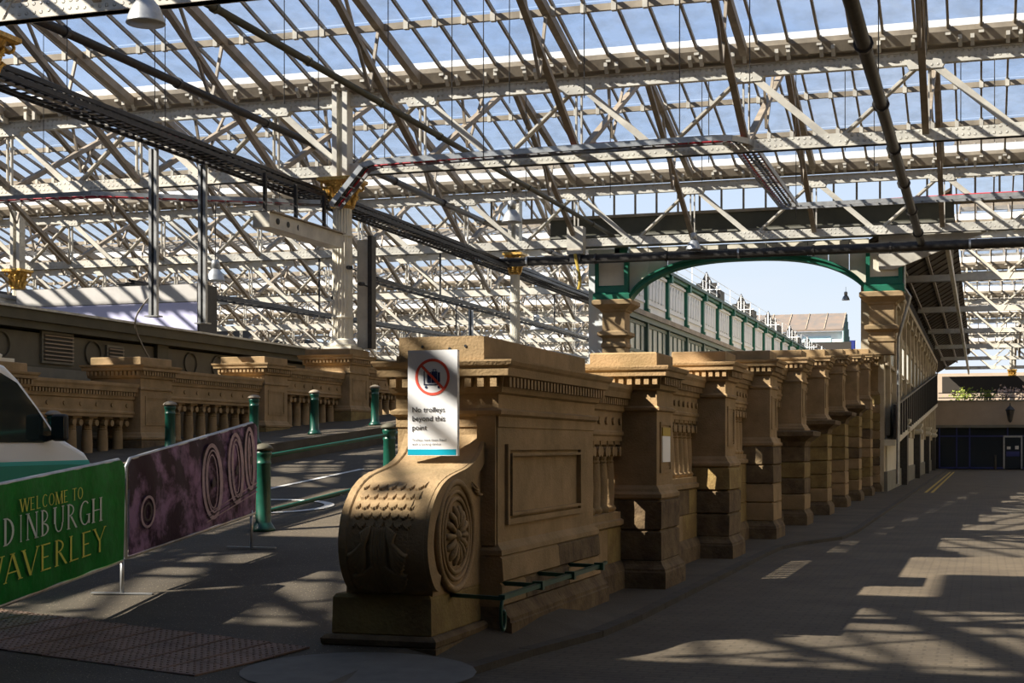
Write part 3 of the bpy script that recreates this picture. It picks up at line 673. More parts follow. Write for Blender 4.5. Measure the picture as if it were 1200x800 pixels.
# serif capitals drawn as strokes in a 1 x 1 box: (x0,y0,x1,y1,thickness)
TH, TN = .15, .065
GL = {
 'I': ([(.5, 0, .5, 1, TH)], .42), 'D': ([(.2, 0, .2, 1, TH), ('arc', .2, .5, .62, .5, -90, 90, TH)], .95),
 'N': ([(.18, 0, .18, 1, TN), (.18, 1, .82, 0, TH), (.82, 0, .82, 1, TN)], 1.0), 'B': ([(.2, 0, .2, 1, TH), ('arc', .2, .75, .48, .25, -90, 90, TN+.03), ('arc', .2, .25, .56, .25, -90, 90, TH)], .85),
 'U': ([(.18, .35, .18, 1, TH), ('arc', .5, .35, .32, .35, 180, 360, TN+.02), (.82, .35, .82, 1, TN)], .98), 'R': ([(.2, 0, .2, 1, TH), ('arc', .2, .75, .5, .25, -90, 90, TN+.04), (.42, .5, .9, 0, TH)], .92),
 'G': ([('arc', .55, .5, .45, .5, 50, 320, TH-.02), (.88, .05, .88, .42, TH), (.65, .42, 1.0, .42, .03)], 1.0), 'H': ([(.18, 0, .18, 1, TH), (.82, 0, .82, 1, TH), (.18, .5, .82, .5, .045)], 1.02),
 'W': ([(.02, 1, .28, 0, TH-.02), (.28, 0, .5, 1, TN), (.5, 1, .74, 0, TH-.02), (.74, 0, .98, 1, TN)], 1.35), 'E': ([(.2, 0, .2, 1, TH), (.2, .97, .8, .97, .05), (.2, .5, .65, .5, .045), (.2, .03, .85, .03, .05)], .85),
 'L': ([(.2, 0, .2, 1, TH), (.2, .03, .85, .03, .05)], .82), 'C': ([('arc', .55, .5, .45, .5, 45, 315, TH-.02)], .95), 'O': ([('arc', .5, .5, .43, .48, 0, 360, TH-.03)], 1.0),
 'M': ([(.1, 0, .14, 1, TN), (.14, 1, .5, 0, TH), (.5, 0, .86, 1, TN), (.86, 1, .9, 0, TH)], 1.25), 'T': ([(.5, 0, .5, 1, TH), (.05, .97, .95, .97, .05)], .85),
 'A': ([(.05, 0, .48, 1, TN), (.48, 1, .95, 0, TH), (.2, .33, .78, .33, .045)], 1.0), 'V': ([(.05, 1, .5, 0, TH), (.5, 0, .95, 1, TN)], 1.0), 'Y': ([(.05, 1, .5, .45, TH), (.95, 1, .5, .45, TN), (.5, 0, .5, .45, TH)], .92), ' ': ([], .45)}
def serif_word(txt, s0, s1, zb_fn, h_fn, off, m):
    tw = sum(GL[c][1] for c in txt)+.08*(len(txt)-1); b = B(); x = 0
    def P3(fx, fy):
        s = s0+(s1-s0)*fx; p = gP+gd*s+nr*off; return (p.x, p.y, zb_fn(s)+h_fn(s)*fy)
    for c in txt:
        st, w = GL[c]; asp = 1.0
        for q in st:
            segs = []
            if q[0] == 'arc':
                _, cx, cy, rx, ry, a0, a1, th = q; n = max(6, int(abs(a1-a0)/18))
                pts = [(cx+rx*math.cos(R(a0+(a1-a0)*k/n)), cy+ry*math.sin(R(a0+(a1-a0)*k/n))) for k in range(n+1)]
                rx2, ry2 = rx-th, ry-.045
                for k in range(n):
                    aa = R(a0+(a1-a0)*k/n); ab = R(a0+(a1-a0)*(k+1)/n)
                    quad = [(cx+rx*math.cos(aa), cy+ry*math.sin(aa)), (cx+rx*math.cos(ab), cy+ry*math.sin(ab)), (cx+rx2*math.cos(ab), cy+ry2*math.sin(ab)), (cx+rx2*math.cos(aa), cy+ry2*math.sin(aa))]
                    b.poly([P3((x+w*qx)/tw, qy) for qx, qy in quad])
            else:
                xa, ya, xb, yb, th = q
                if abs(ya-yb) < 1e-6: quad = [(xa, ya-th/2), (xb, ya-th/2), (xb, ya+th/2), (xa, ya+th/2)]
                else: quad = [(xa-th/2, ya), (xa+th/2, ya), (xb+th/2, yb), (xb-th/2, yb)]
                b.poly([P3((x+w*qx)/tw, qy) for qx, qy in quad])
                if abs(ya-yb) > .5:
                    for (ex, ey) in ((xa, ya), (xb, yb)):
                        if ey in (0, 1) and not (c in 'MNWVA' and abs(ex-.5) < .25 and ey == 0 and c != 'A'):
                            y0 = .0 if ey == 0 else .965
                            b.poly([P3((x+w*(ex-th/2-.07))/tw, y0), P3((x+w*(ex+th/2+.07))/tw, y0), P3((x+w*(ex+th/2+.07))/tw, y0+.035), P3((x+w*(ex-th/2-.07))/tw, y0+.035)])
        x += w+.08
    return b.build('lettering', m, t)
serif_word('WELCOME TO', .107, .60, lambda s: 1.075+.14*(s-.1), lambda s: .105, .041, 't_yellow')
serif_word('EDINBURGH', -.11, .775, lambda s: .827+.135*s, lambda s: .215, .041, 't_grey')
serif_word('WAVERLEY', -.17, .80, lambda s: .535+.155*s, lambda s: .22, .041, 't_yellow')
# purple banner barrier
t2, pt2, u2, nr2 = barrier('banner_barrier', 'crowd barrier with a purple picture banner of wheels beside the near bollard', (-7.76, 12.36), (-8.0, 15.45), 1.47, 1.88, .56, .85, ramp(12.3), ramp(15.5), 'banner_p', legs=(.97,))
def bprint(cx, cy, rx, ry, w, m, off=.045, a0=0, a1=360, tilt=0):
    b = B(); n = 36; k0 = 0
    for k in range(n+1):
        a = R(a0+(a1-a0)*k/n)
        for q in (0, 1):
            X_ = (rx-q*w)*math.cos(a); Y_ = (ry-q*w*2.2)*math.sin(a); b.v.append(pt2(cx+X_+Y_*tilt, cy+Y_, off))
    for k in range(n): b.f.append((2*k, 2*k+2, 2*k+3, 2*k+1))
    b.build('printed_shape', m, t2)
for cx, cy, rx, ry in ((.60, .50, .085, .42), (.80, .56, .07, .40), (.925, .62, .05, .36)):
    bprint(cx, cy, rx, ry, .02, 'p_pale', tilt=-.03); bprint(cx+.006, cy, rx-.024, ry-.07, .009, 'p_pale', off=.046, tilt=-.03); bprint(cx, cy, rx-.04, ry-.12, .007, 'p_pale', off=.046, tilt=-.03)
    bprint(cx+.01, cy-.02, .014, .05, .014, 'p_dark', off=.047)
bprint(.12, .40, .05, .17, .012, 'p_pale'); bprint(.12, .40, .03, .1, .01, 'p_dark', off=.046); 

for q in range(3):
    b = B(); b.poly([pt2(.55, .07+.045*q, .046), pt2(1-.01, .22+.05*q, .046), pt2(1-.01, .235+.05*q, .046), pt2(.55, .08+.045*q, .046)]); b.build('printed_shape', 'p_pale' if q != 1 else 'p_dark', t2)

# ================================================================== VAN
van = thing('van', 'parked white and green van at the left edge, only its bonnet and cab in view', 'van', (0, .45, 0))
zv = ramp(17); VX1 = -12.5; VX0 = -14.5
side = [(13.2, .32), (18.3, .30), (18.52, .42), (18.58, .62), (18.55, .86), (18.42, .98), (17.75, 1.22), (17.3, 1.62), (16.85, 1.98), (16.55, 2.16), (15.9, 2.28), (13.2, 2.30)]
b = B(); b.prism([(y, z+zv) for y, z in side], 'x', VX0, VX1); me = b.mesh('body', 'van_w'); fixn(me); vb = put('body', me, van)
bv = vb.modifiers.new('bevel', 'BEVEL'); bv.width = .09; bv.segments = 3
def vpoly(pts, name, m, off=.012, **k):
    b = B(); b.prism([(y, z+zv) for y, z in pts], 'x', VX1-.005, VX1+off); me = b.mesh(name, m); fixn(me); return put(name, me, van, **k)
vpoly([(13.2, .36), (18.3, .34), (18.47, .5), (18.5, .80), (17.9, .81), (16.5, .80), (13.2, .74)], 'lower_band', 'van_g', .010)
vpoly([(13.2, .74), (16.5, .80), (17.9, .81), (18.49, .80), (18.45, .87), (16.9, .86), (13.2, .82)], 'teal_stripe', 'van_t', .012)
vpoly([(14.0, 1.14), (15.6, 1.12), (17.35, 1.12), (17.62, 1.20), (17.2, 1.58), (16.75, 1.93), (16.4, 2.05), (14.0, 2.08)], 'side_window', 'carglass', .014)
vpoly([(16.30, 1.14), (16.36, 1.14), (16.36, 2.04), (16.30, 2.04)], 'window_divider', 'black', .02)
vpoly([(15.98, .36), (16.0, .36), (16.0, 1.14), (15.98, 1.14)], 'door_gap', 'black', .013)
b = B(); b.quadbox([(VX0+.12, 17.80, 1.235+zv), (VX1-.12, 17.80, 1.235+zv), (VX1-.16, 16.86, 2.01+zv), (VX0+.16, 16.86, 2.01+zv), (VX0+.12, 17.83, 1.25+zv), (VX1-.12, 17.83, 1.25+zv), (VX1-.16, 16.89, 2.03+zv), (VX0+.16, 16.89, 2.03+zv)]); me = b.mesh('windscreen', 'carglass'); fixn(me); put('windscreen', me, van)
mr = B().box(VX1+.10, VX1+.34, 17.38, 17.50, 1.14+zv, 1.52+zv).build('wing_mirror', 'black', van); mm_ = mr.modifiers.new('bevel', 'BEVEL'); mm_.width = .05; mm_.segments = 3
B().beam((VX1-.02, 17.4, 1.16+zv), (VX1+.2, 17.44, 1.22+zv), .06, .07).build('mirror_arm', 'black', van)
B().box(VX1+.12, VX1+.32, 17.372, 17.38, 1.18+zv, 1.48+zv).build('mirror_glass', 'carglass', van)
for y in (17.55, 14.3):
    w = B().tube([(VX1-.22, y, .33+zv), (VX1+.02, y, .33+zv)], .33, 24).build('wheel', 'black', van); B().tube([(VX1+.02, y, .33+zv), (VX1+.03, y, .33+zv)], .19, 16).build('hub_cap', 'galv', w)
B().box(VX1-.3, VX1-.02, 18.5, 18.56, .62+zv, .82+zv).build('headlamp', 'winpale', van)
text('EST', .11, 'van_w', van, (VX1+.022, 15.9, 1.25+zv), rot=(R(90), 0, R(90)))
B().box(VX1+.013, VX1+.016, 15.9, 16.6, .87+zv, .90+zv).build('lettering_line', 'van_w', van)

# ================================================================== LEFT BUILDING, BILLBOARD
lb = thing('shop_building', 'long dark olive kiosk building with vents behind the far balustrade', 'building')
BX = -19.0
B().box(-26, BX, 12, 70, .0, 4.0).build('wall', 'shop', lb)
B().box(-26, BX+.25, 12, 70, 4.05, 4.2).build('roof_edge', 'olive', lb)
B().box(-26.2, BX+.35, 12, 70, 4.2, 4.42).build('fascia_beam', 'olive', lb)
B().box(-26.2, BX+.42, 12, 70, 4.42, 4.47).build('flashing', 'galv', lb)
B().box(BX, BX+.3, 12, 70, 2.9, 3.25).build('ledge', 'shop2', lb)
B().box(BX, BX+.12, 12, 70, 3.25, 3.3).build('ledge', 'olive', lb)
for y in (31.5, 36, 41): B().box(BX, BX+.1, y, y+.5, 3.3, 4.05).build('pilaster', 'olive', lb)
for y in (25.6, 28.9, 33.2, 34.6, 38): 
    b = B(); pts = [(BX+.03, y+.3*math.cos(2*math.pi*k/28), 3.68+.27*math.sin(2*math.pi*k/28)) for k in range(29)]; b.tube(pts, .022, 6, caps=False); b.build('roundel', 'shop', lb, smooth=True)
def vent(y0, y1, z0, z1, lab):
    v = B().box(BX, BX+.06, y0-.05, y1+.05, z0-.05, z1+.05).build('vent', 'shop2', lb, label=lab)
    B().box(BX+.055, BX+.062, y0, y1, z0, z1).build('vent_back', 'black', v)
    n = int((z1-z0)/.075)
    for i in range(n):
        z = z0+(z1-z0)*(i+.5)/n; B().beam((BX+.08, y0, z), (BX+.08, y1, z), .05, .022).build('slat', 'fasc', v)
vent(27.0, 28.05, 3.42, 4.0, 'square louvred vent'); vent(29.45, 30.05, 3.46, 3.86, 'smaller louvred vent')
bb = thing('billboard', 'wide billboard box with a pale lit face on the kiosk roof', 'billboard')
B().box(-26.6, -20.65, 36.6, 37.6, 4.47, 6.12).build('box', 'dsteel', bb)
B().box(-26.55, -20.7, 36.55, 36.6, 5.62, 6.1).build('header', 'bill_h', bb)
B().box(-26.55, -20.7, 36.56, 36.6, 4.5, 5.6).build('face', 'bill', bb)
bb2 = thing('roof_cabin', 'pale grey box on the kiosk roof left of the billboard', 'cabin')
B().box(-31, -27.0, 36.0, 38, 4.3, 5.9).build('box', 'white', bb2); B().box(-31.1, -26.9, 35.9, 38.1, 5.9, 6.0).build('lid', 'galv', bb2)
def strut_post(x, y, z0, z1, lab):
    t = thing('steel_post', lab, 'post', group='slotted steel posts on the kiosk roof')
    B().box(x-.10, x-.03, y-.05, y+.05, z0, z1).build('channel', 'galv', t); B().box(x+.03, x+.10, y-.05, y+.05, z0, z1).build('channel', 'galv', t)
    B().box(x-.03, x+.03, y+.0, y+.03, z0, z1).build('web', 'dsteel', t); B().box(x-.16, x+.16, y-.12, y+.12, z0, z0+.03).build('foot_plate', 'galv', t)
strut_post(-17.5, 29.0, 4.47, 8.2, 'slotted galvanised post carrying the cable tray, left one'); strut_post(-17.4, 31.0, 4.47, 8.2, 'slotted galvanised post carrying the cable tray, right one')
strut_post(-21.5, 62.0, 4.0, 7.8, 'distant galvanised post standing right of the fluted column')
cb = thing('loose_cable', 'loose grey cable hanging over the kiosk edge by the posts', 'cable')
B().tube(catmull([(-17.4, 29.1, 5.2), (-18.2, 29.4, 4.5), (-18.5, 30.2, 3.9), (-18.6, 31.2, 3.3), (-18.4, 31.9, 2.9)], 6), .02, 6).build('sheath', 'cable_g', cb, smooth=True)

# ================================================================== CAST IRON COLUMNS
def column(x, y, z0, lab, group='fluted columns with gilded capitals', rad=.24, simple=False):
    t = thing('fluted_column', lab, 'column', (x, y, z0), group=group)
    H = 8.0-z0
    B().loft(-rad*1.5, rad*1.5, -rad*1.5, rad*1.5, [(0, 0), (0, .08)]).build('plinth', 'column', t)
    B().lathe([(rad*1.35, .08), (rad*1.4, .14), (rad*1.15, .18), (rad*1.2, .24), (rad*1.02, .30)], n=20).build('base', 'column', t, smooth=True)
    B().lathe([(rad, .3), (rad*.97, H*.5), (rad*.88, H)], n=40, flute=.09).build('shaft', 'column', t)
    for z in (H*.22, H*.8): B().lathe([(rad*1.0, z), (rad*1.03, z+.02), (rad*1.03, z+.05), (rad*1.0, z+.07)], n=20).build('collar', 'column', t)
    cpx = B().lathe([(rad*.95, H), (rad*1.15, H+.04), (rad*1.0, H+.08), (rad*1.05, H+.3), (rad*1.35, H+.55), (rad*1.7, H+.68)], n=16).build('capital', 'gold', t)
    lv = B()
    for ring, (zz, hh, rr, n) in enumerate(((.08, .26, 1.05, 8), (.28, .28, 1.15, 8))):
        for k in range(n):
            a = 2*math.pi*(k+.5*ring)/n; c, s_ = math.cos(a), math.sin(a); r0 = rad*rr
            lv.tube([(r0*c, r0*s_, H+zz), (r0*1.12*c, r0*1.12*s_, H+zz+hh*.6), (r0*1.38*c, r0*1.38*s_, H+zz+hh*.98), (r0*1.55*c, r0*1.55*s_, H+zz+hh*.85)], [.045, .06, .045, .02], 6)
    for k in range(4):
        a = R(45+90*k); c, s_ = math.cos(a), math.sin(a)
        sp = [(c*rad*(1.75+.35*math.cos(q)), s_*rad*(1.75+.35*math.cos(q)), H+.62+.09*math.sin(q)) for q in [i*.7 for i in range(10)]]
        lv.tube(sp, .035, 6)
    lv.build('acanthus_leaves', 'gold', cpx, kind='stuff')
    B().loft(-rad*1.6, rad*1.6, -rad*1.6, rad*1.6, [(0, H+.68), (.06, H+.72), (.06, H+.80), (.02, H+.82)]).build('abacus', 'gold', t)
    B().box(-.22, -.08, -.2, .2, H+.82, H+3.2).build('stanchion', 'cream_r', t); B().box(.08, .22, -.2, .2, H+.82, H+3.2).build('stanchion', 'cream_r', t); B().box(-.08, .08, -.03, .03, H+.82, H+3.2).build('web_plate', 'cream', t)
    return t
TY = [21.2+15.75*n+(.6 if n == 0 else 0) for n in range(-2, 10)]   # truss lines; index 2 is n=0
def T(n): return 8.05 if n == -1 else TY[n+2]  # the unseen nearest line is moved off pitch to steer its shadows
column(-16.7, T(0)+.1, 3.07, 'cream column at the far left edge, only its gilded capital in view', rad=.29)
column(-16.45, T(1)-.1, 4.2, 'tall fluted cream column with a gilded capital standing on the balustrade pedestal', rad=.29)
column(-16.6, T(2)+.2, 2.8, 'fluted cream column with a gilded capital right of the sign block', rad=.2)
column(-37.5, T(2)-1, 0, 'distant column with a gilded capital at the left edge, beyond the kiosk roof')
column(-38.5, T(5), 0, 'distant column with a gilded capital just left of the tall fluted column')
column(-38.5, T(8), 0, 'farthest column beyond the trusses on the left'); column(-16.8, T(5), 0, 'distant column behind the stone sign block')
column(2.75, T(8)-.5, 0, 'cream column beyond the beige wall on the right')
B().loft(-17.2, -15.95, 36.25, 37.4, [(0, 4.18), (.0, 4.2)]).build('cap_block', 'stone', t)
dp = thing('equipment_panel', 'flat cream service panel fixed beside the tall fluted column', 'panel')
B().box(-16.15, -15.82, 37.15, 37.3, 4.25, 7.2).build('panel', 'cream', dp); B().box(-15.82, -15.70, 37.1, 37.4, 4.25, 7.3).build('duct', 'dsteel', dp)
for (z, dx) in ((6.4, 0), (5.9, -.2), (5.6, -.45), (5.95, .35)):
    c_ = thing('security_camera', f'small dark security camera on the tall fluted column, at height {"upper" if z>6.2 else "lower"} bracket', 'camera', (-16.2+dx, 36.75, z))
    c_['label'] = {6.4: 'topmost small dark camera on the tall fluted column', 5.9: 'small dark camera in the middle of the tall fluted column', 5.6: 'lowest small dark camera on the tall fluted column', 5.95: 'small dark camera at the right side of the tall fluted column'}[z]
    B().tube([(0, -.1, 0), (0, .12, .02)], .055, 8).build('body', 'dsteel', c_); B().beam((0, .1, 0), (0, .45, -.02), .03, .03).build('arm', 'dsteel', c_)

# ================================================================== TRUSSES
ZB, ZT_ = 8.9, 10.78; PS = 4.3; TX0 = -1.27
diag_cache = {}
def truss(n, xa, xb, lab, detail=True):
    y = T(n)
    t = thing('roof_truss', lab, 'truss', (0, y, 0), group='lattice roof trusses spanning the station')
    # chords in lengths between splice plates
    k0 = math.ceil((xa-TX0)/PS); k1 = math.floor((xb-TX0)/PS)
    for (z0, z1, nm) in ((ZB, ZB+.30, 'bottom_chord'), (ZT_-.02, ZT_+.26, 'top_chord')):
        B().box(xa, xb, -.09, .09, z0, z1).build(nm, 'cream_r', t)
        B().box(xa, xb, -.13, .13, z0 if nm == 'bottom_chord' else z1, (z0+.02) if nm == 'bottom_chord' else z1+.02).build('flange', 'cream', t)
    key = 'd'
    if key not in diag_cache:
        b = B(); b.beam((-PS/2, 0, ZB+.1), (0, 0, ZT_+.12), .05, .17, up=(0, 1, 0)); b.beam((-PS/2, .05, ZB+.1), (0, .05, ZT_+.12), .12, .03, up=(0, 1, 0)); diag_cache['d'] = b.mesh('diagonal', 'cream')
        b = B(); b.beam((PS/2, 0, ZB+.1), (0, 0, ZT_+.12), .17, .05, up=(0, 1, 0)); diag_cache['e'] = b.mesh('diagonal', 'cream')
        b = B(); b.box(-.09, -.05, -.05, .05, ZB+.28, ZT_); b.box(.05, .09, -.05, .05, ZB+.28, ZT_); diag_cache['v'] = b.mesh('vertical', 'cream')
        b = B(); b.prism([(-.45, ZB+.32), (.45, ZB+.32), (.25, ZB-.0), (-.25, ZB-.0)], 'y', -.11, .11); diag_cache['g'] = b.mesh('gusset', 'cream_r')
        b = B(); b.prism([(-.38, ZT_-.14), (.38, ZT_-.14), (.5, ZT_+.1), (-.5, ZT_+.1)], 'y', -.11, .11); diag_cache['h'] = b.mesh('gusset', 'cream_r')
    for k in range(k0, k1+1):
        x = TX0+PS*k
        if x-PS/2 >= xa: put('diagonal', diag_cache['d'], t, loc=(x, 0, 0))
        if x+PS/2 <= xb: put('diagonal', diag_cache['e'], t, loc=(x, -.06, 0))
        put('vertical', diag_cache['v'], t, loc=(x, 0, 0))
        if x+PS/2 <= xb: put('gusset', diag_cache['g'], t, loc=(x+PS/2, 0, 0))
        put('gusset', diag_cache['h'], t, loc=(x, 0, 0))
    # splice plates
    return t
tl = {-2: 'roof truss behind the viewpoint', -1: 'roof truss just behind the viewpoint', 0: 'nearest roof truss, its chord crossing the top left corner', 1: 'large cream roof truss carried by the tall fluted column', 2: 'cream roof truss above the green arch'}
for n in range(-1, 9):
    if n <= 2: truss(n, -60, 16, tl[n])
    else:
        truss(n, -60, (-16.4 if n <= 3 else -16.4-4.3*(n-3)), f'{ORD[n-3]} roof truss beyond the arch on the left of the pale facade')
        truss(n, -3.3, 16, f'{ORD[n-3]} roof truss beyond the arch on the right of the stone facade')

# ================================================================== RIDGE AND FURROW GLAZED ROOF
ZG = 11.5; SL = .25; HB = 15.75/2; ZR = ZG+SL*(HB-.35)
slope_len = math.hypot(HB-.35, SL*(HB-.35)); th_ = math.atan(SL)
barm = B().box(-.03, .03, 0, slope_len, -.05, .05).mesh('glazing_bar', 'tan')
cleat = B().box(-.05, .05, -.06, .06, -.17, -.05).mesh('cleat', 'tan')
brk = B(); brk.prism([(-.5, .0), (-.28, -.02), (-.28, -.22), (-.36, -.28), (-.42, -.2), (-.5, -.12)], 'x', -.045, .045); brkm = brk.mesh('bracket', 'cream'); fixn(brkm)
raft = B().box(-.09, .09, 0, slope_len, -.32, -.10).mesh('rafter', 'tan')
PW = .75; seg = slope_len/3
panem = B().box(-PW/2+.03, PW/2-.03, .03, seg-.03, .0, .008).mesh('pane', 'glass')
def half(parent, y0, dirn, xa, xb, near):
    # dirn -1: this half rises from the gutter at y0 toward smaller y (the half facing the camera); +1 the other
    yb = y0+dirn*.35
    rot = (th_, 0, 0) if dirn > 0 else (th_, 0, math.pi)
    n = int((xb-xa)/PW)
    def loc_at(s, x, dz=0): return (x, yb+dirn*s*math.cos(th_), ZG+s*math.sin(th_)+dz)
    xs = [xa+PW*i for i in range(n+1)]
    if near:
        stuff = B()
        vis = lambda x, yy: -.68*yy < x < .0*yy+3.5
        for x in xs:
            if vis(x, y0-4): 
                o_ = put('glazing_bar', barm, parent, loc=loc_at(0, x), rot=rot)
            else: stuff.beam(loc_at(0, x), loc_at(slope_len, x), .06, .10)
        if stuff.v: stuff.build('glazing_bars', 'tan', parent, kind='stuff')
        gs = B()
        for x in xs[:-1]:
            for k in range(3):
                xc = x+PW/2
                if vis(xc, y0-4) and dirn < 0: put('pane', panem, parent, loc=loc_at(seg*k, xc), rot=rot)
                else:
                    a = loc_at(seg*k+.02, x+.03); c = loc_at(seg*(k+1)-.02, x+.03); gs.poly([a, (x+PW-.03, a[1], a[2]), (x+PW-.03, c[1], c[2]), c])
        if gs.v: gs.build('panes', 'glass', parent, kind='stuff')
    else:
        b = B()
        for x in xs: b.beam(loc_at(0, x), loc_at(slope_len, x), .06, .10)
        b.build('glazing_bars', 'tan', parent, kind='stuff')
        g = B(); a = loc_at(0, xa); c = loc_at(slope_len, xa); g.poly([a, (xb, a[1], a[2]), (xb, c[1], c[2]), c]); g.build('panes', 'glass', parent, kind='stuff')
    for k in ((1, 2) if y0 > 10 else (1,)):  # one purlin left out of the unseen slope so sun reaches the scroll
        p = loc_at(seg*k, xa, -.16); q = loc_at(seg*k, xb, -.16)
        B().beam(p, q, .10, .16).build('purlin', 'gutter', parent)
    cl = B()
    for x in xs:
        for k in (1, 2):
            p = loc_at(seg*k, x); cl.box(x-.06, x+.06, p[1]-.07, p[1]+.07, p[2]-.26, p[2]-.02)
        p = loc_at(0, x); cl.box(x-.06, x+.06, p[1]-.06, p[1]+.05, p[2]-.18, p[2]+.06)
    cl.build('cleats', 'cream', parent, kind='stuff')
    k0 = math.ceil((xa-TX0)/PS); k1 = math.floor((xb-TX0)/PS)
    for k in range(k0, k1+1):
        x = TX0+PS*k
        if y0 < 10: x += PS/2-.75  # rafters of the unseen slope shifted so their shadow clears the scroll block
        put('rafter', raft, parent, loc=loc_at(0, x), rot=rot)
        # raking brace from the bottom chord node to the ridge
        nm = 'brace_%d' % dirn
        if nm not in diag_cache:
            b = B(); b.beam((0, 0, ZB+.2), (0, dirn*(HB-.2), ZR-.45), .16, .14); b.beam((0, dirn*3.6, 10.25), (0, dirn*3.0, 12.0), .07, .07); b.beam((0, dirn*3.6, 10.25), (0, dirn*5.4, 12.55), .07, .07); diag_cache[nm] = b.mesh('brace', 'tan')
        put('brace', diag_cache[nm], parent, loc=(x, y0, 0))
def gutter(parent, y, xa, xb, near):
    g = B(); prof = [(-.42, ZG+.02), (-.42, ZG-.10), (-.30, ZG-.34), (.30, ZG-.34), (.42, ZG-.10), (.42, ZG+.02), (.30, ZG+.02), (.24, ZG-.2), (-.24, ZG-.2), (-.30, ZG+.02)]
    g.prism(prof, 'x', xa, xb); me = g.mesh('gutter', 'gutter'); fixn(me); put('gutter', me, parent)
    B().box(xa, xb, y*0+.42, .50, ZG-.08, ZG+.42).build('sunlit_upstand', 'white', parent)  # its white stands in for sun on the valley side behind the glass
    parent_y = y
    n = int((xb-xa)/1.075); br = B(); cnt = 0
    for i in range(n):
        x = xa+1.075*(i+.5)
        for dx in (-.14, .14):
            if near and -.70*y < x < 4 and cnt < 150:
                put('bracket', brkm, parent, loc=(x+dx, .12, ZG-.16)); cnt += 1
            else: br.box(x+dx-.045, x+dx+.045, -.38, -.12, ZG-.5, ZG-.26)
    if br.v: br.build('brackets', 'cream', parent, kind='stuff')
def lx(n): return -16.4 if n <= 3 else -16.4-4.3*(min(n, 8)-3)
def segs(n):
    if n <= 2: return [(-60, 16)]
    return [(-60, lx(n)), (-3.3, 16)]
side_l = {0: 'left', 1: 'right'}
for n in range(-1, 9):
    for si, (xa, xb) in enumerate(segs(n)):
        lab = f'rolled gutter and brackets on the {"nearest" if n <= 0 else ORD[min(n-1, 11)]} truss line' + (f', {side_l[si]} of the arch' if n > 2 else '')
        if n == -1: lab = 'rolled gutter overhead beside the viewpoint'
        t = thing('ceiling', lab, kind='structure', loc=(0, T(n), 0)); gutter(t, T(n), xa, xb, n in (1, 2))
    if n == -1: spans = [(-19.5, 16)]
    else: spans = segs(n) if n != 2 else [(-60, 16)]
    for si, (xa, xb) in enumerate(segs(max(n, 0))):
        pass
def glazed(n, d, xa, xb, near, lab):
    t = thing('ceiling', lab, kind='structure'); half(t, T(n), d, xa, xb, near); return t
glazed(-1, -1, -21.5, 16, False, 'glazed roof slope directly over the viewpoint')
glazed(0, -1, -26.3, 16, False, 'glazed roof slope falling to the nearest truss')
glazed(0, 1, -26.3, 16, False, 'glazed roof slope rising beyond the nearest truss')
glazed(1, -1, -60, 16, True, 'glazed roof slope across the top of the picture')
glazed(1, 1, -60, 16, False, 'glazed roof slope rising beyond the truss on the fluted column')
glazed(2, -1, -60, 16, True, 'glazed roof slope facing the viewer above the arch truss')
for n in range(2, 9):
    for si, (xa, xb) in enumerate([(-60, -16.4 if n < 3 else lx(n)), (-1.0, 16)]):
        w = 'left of the pale facade' if si == 0 else 'right of the stone facade'
        glazed(n, 1, xa, xb, False, f'glazed roof slope rising beyond {"the arch truss" if n==2 else "truss line "+ORD[n-1]}, {w}')
        if n > 2: glazed(n, -1, xa, xb, False, f'glazed roof slope facing the viewer at {"truss line "+ORD[n-1]}, {w}')
# ridge beams
for n in range(-1, 9):
    for (xa, xb) in ([(-60, 16)] if n < 2 else [(-60, lx(n)), (-1.0, 16)]):
        if n == -1: continue
        tt = tag(B().box(xa, xb, T(n)+HB-.12, T(n)+HB+.12, ZR-.22, ZR+.12).build('ridge_beam', 'tan'), f'ridge beam of the glazed roof bay beyond truss line {ORD[n+1]}' + ('' if n < 2 else (' on the left' if xa < -50 else ' on the right')), 'beam', kind='structure')
# unseen opaque decks, added and cut to shade the foreground and ramp
op = thing('ceiling', 'unseen opaque roof decks added to cast shade over the foreground and ramp', kind='structure')
B().box(-75, 16, -22, 3.1, 11.3, 11.6).build('roof_deck', 'shade_deck', op)
B().box(-75, -21.5, 3.1, 15.0, 11.55, 11.8).build('roof_deck', 'shade_deck', op)
B().box(-12.9, 16, 7.3, 11.6, 11.75, 11.9).build('roof_deck', 'shade_deck', op)
B().box(-75, -26.3, 15.0, 28.6, 11.6, 11.9).build('roof_deck', 'shade_deck', op)
# outer walls
tag(B().box(-75, -74.6, -22, 170, 0, 14).build('wall_left', 'interior'), 'dark distant side wall of the station', kind='structure')
tag(B().box(-75, -13.5, 165, 165.4, 0, 13).build('wall_far', 'interior'), 'dark distant end wall beyond the trusses', kind='structure')
tag(B().box(-75, 16, -22.4, -22, 0, 12).build('wall_back', 'facade'), 'stone wall behind the viewpoint', kind='structure')
tag(B().box(16, 16.4, -22, 170, 0, 14).build('wall_right', 'facade'), 'stone side wall to the right of the roadway', kind='structure')

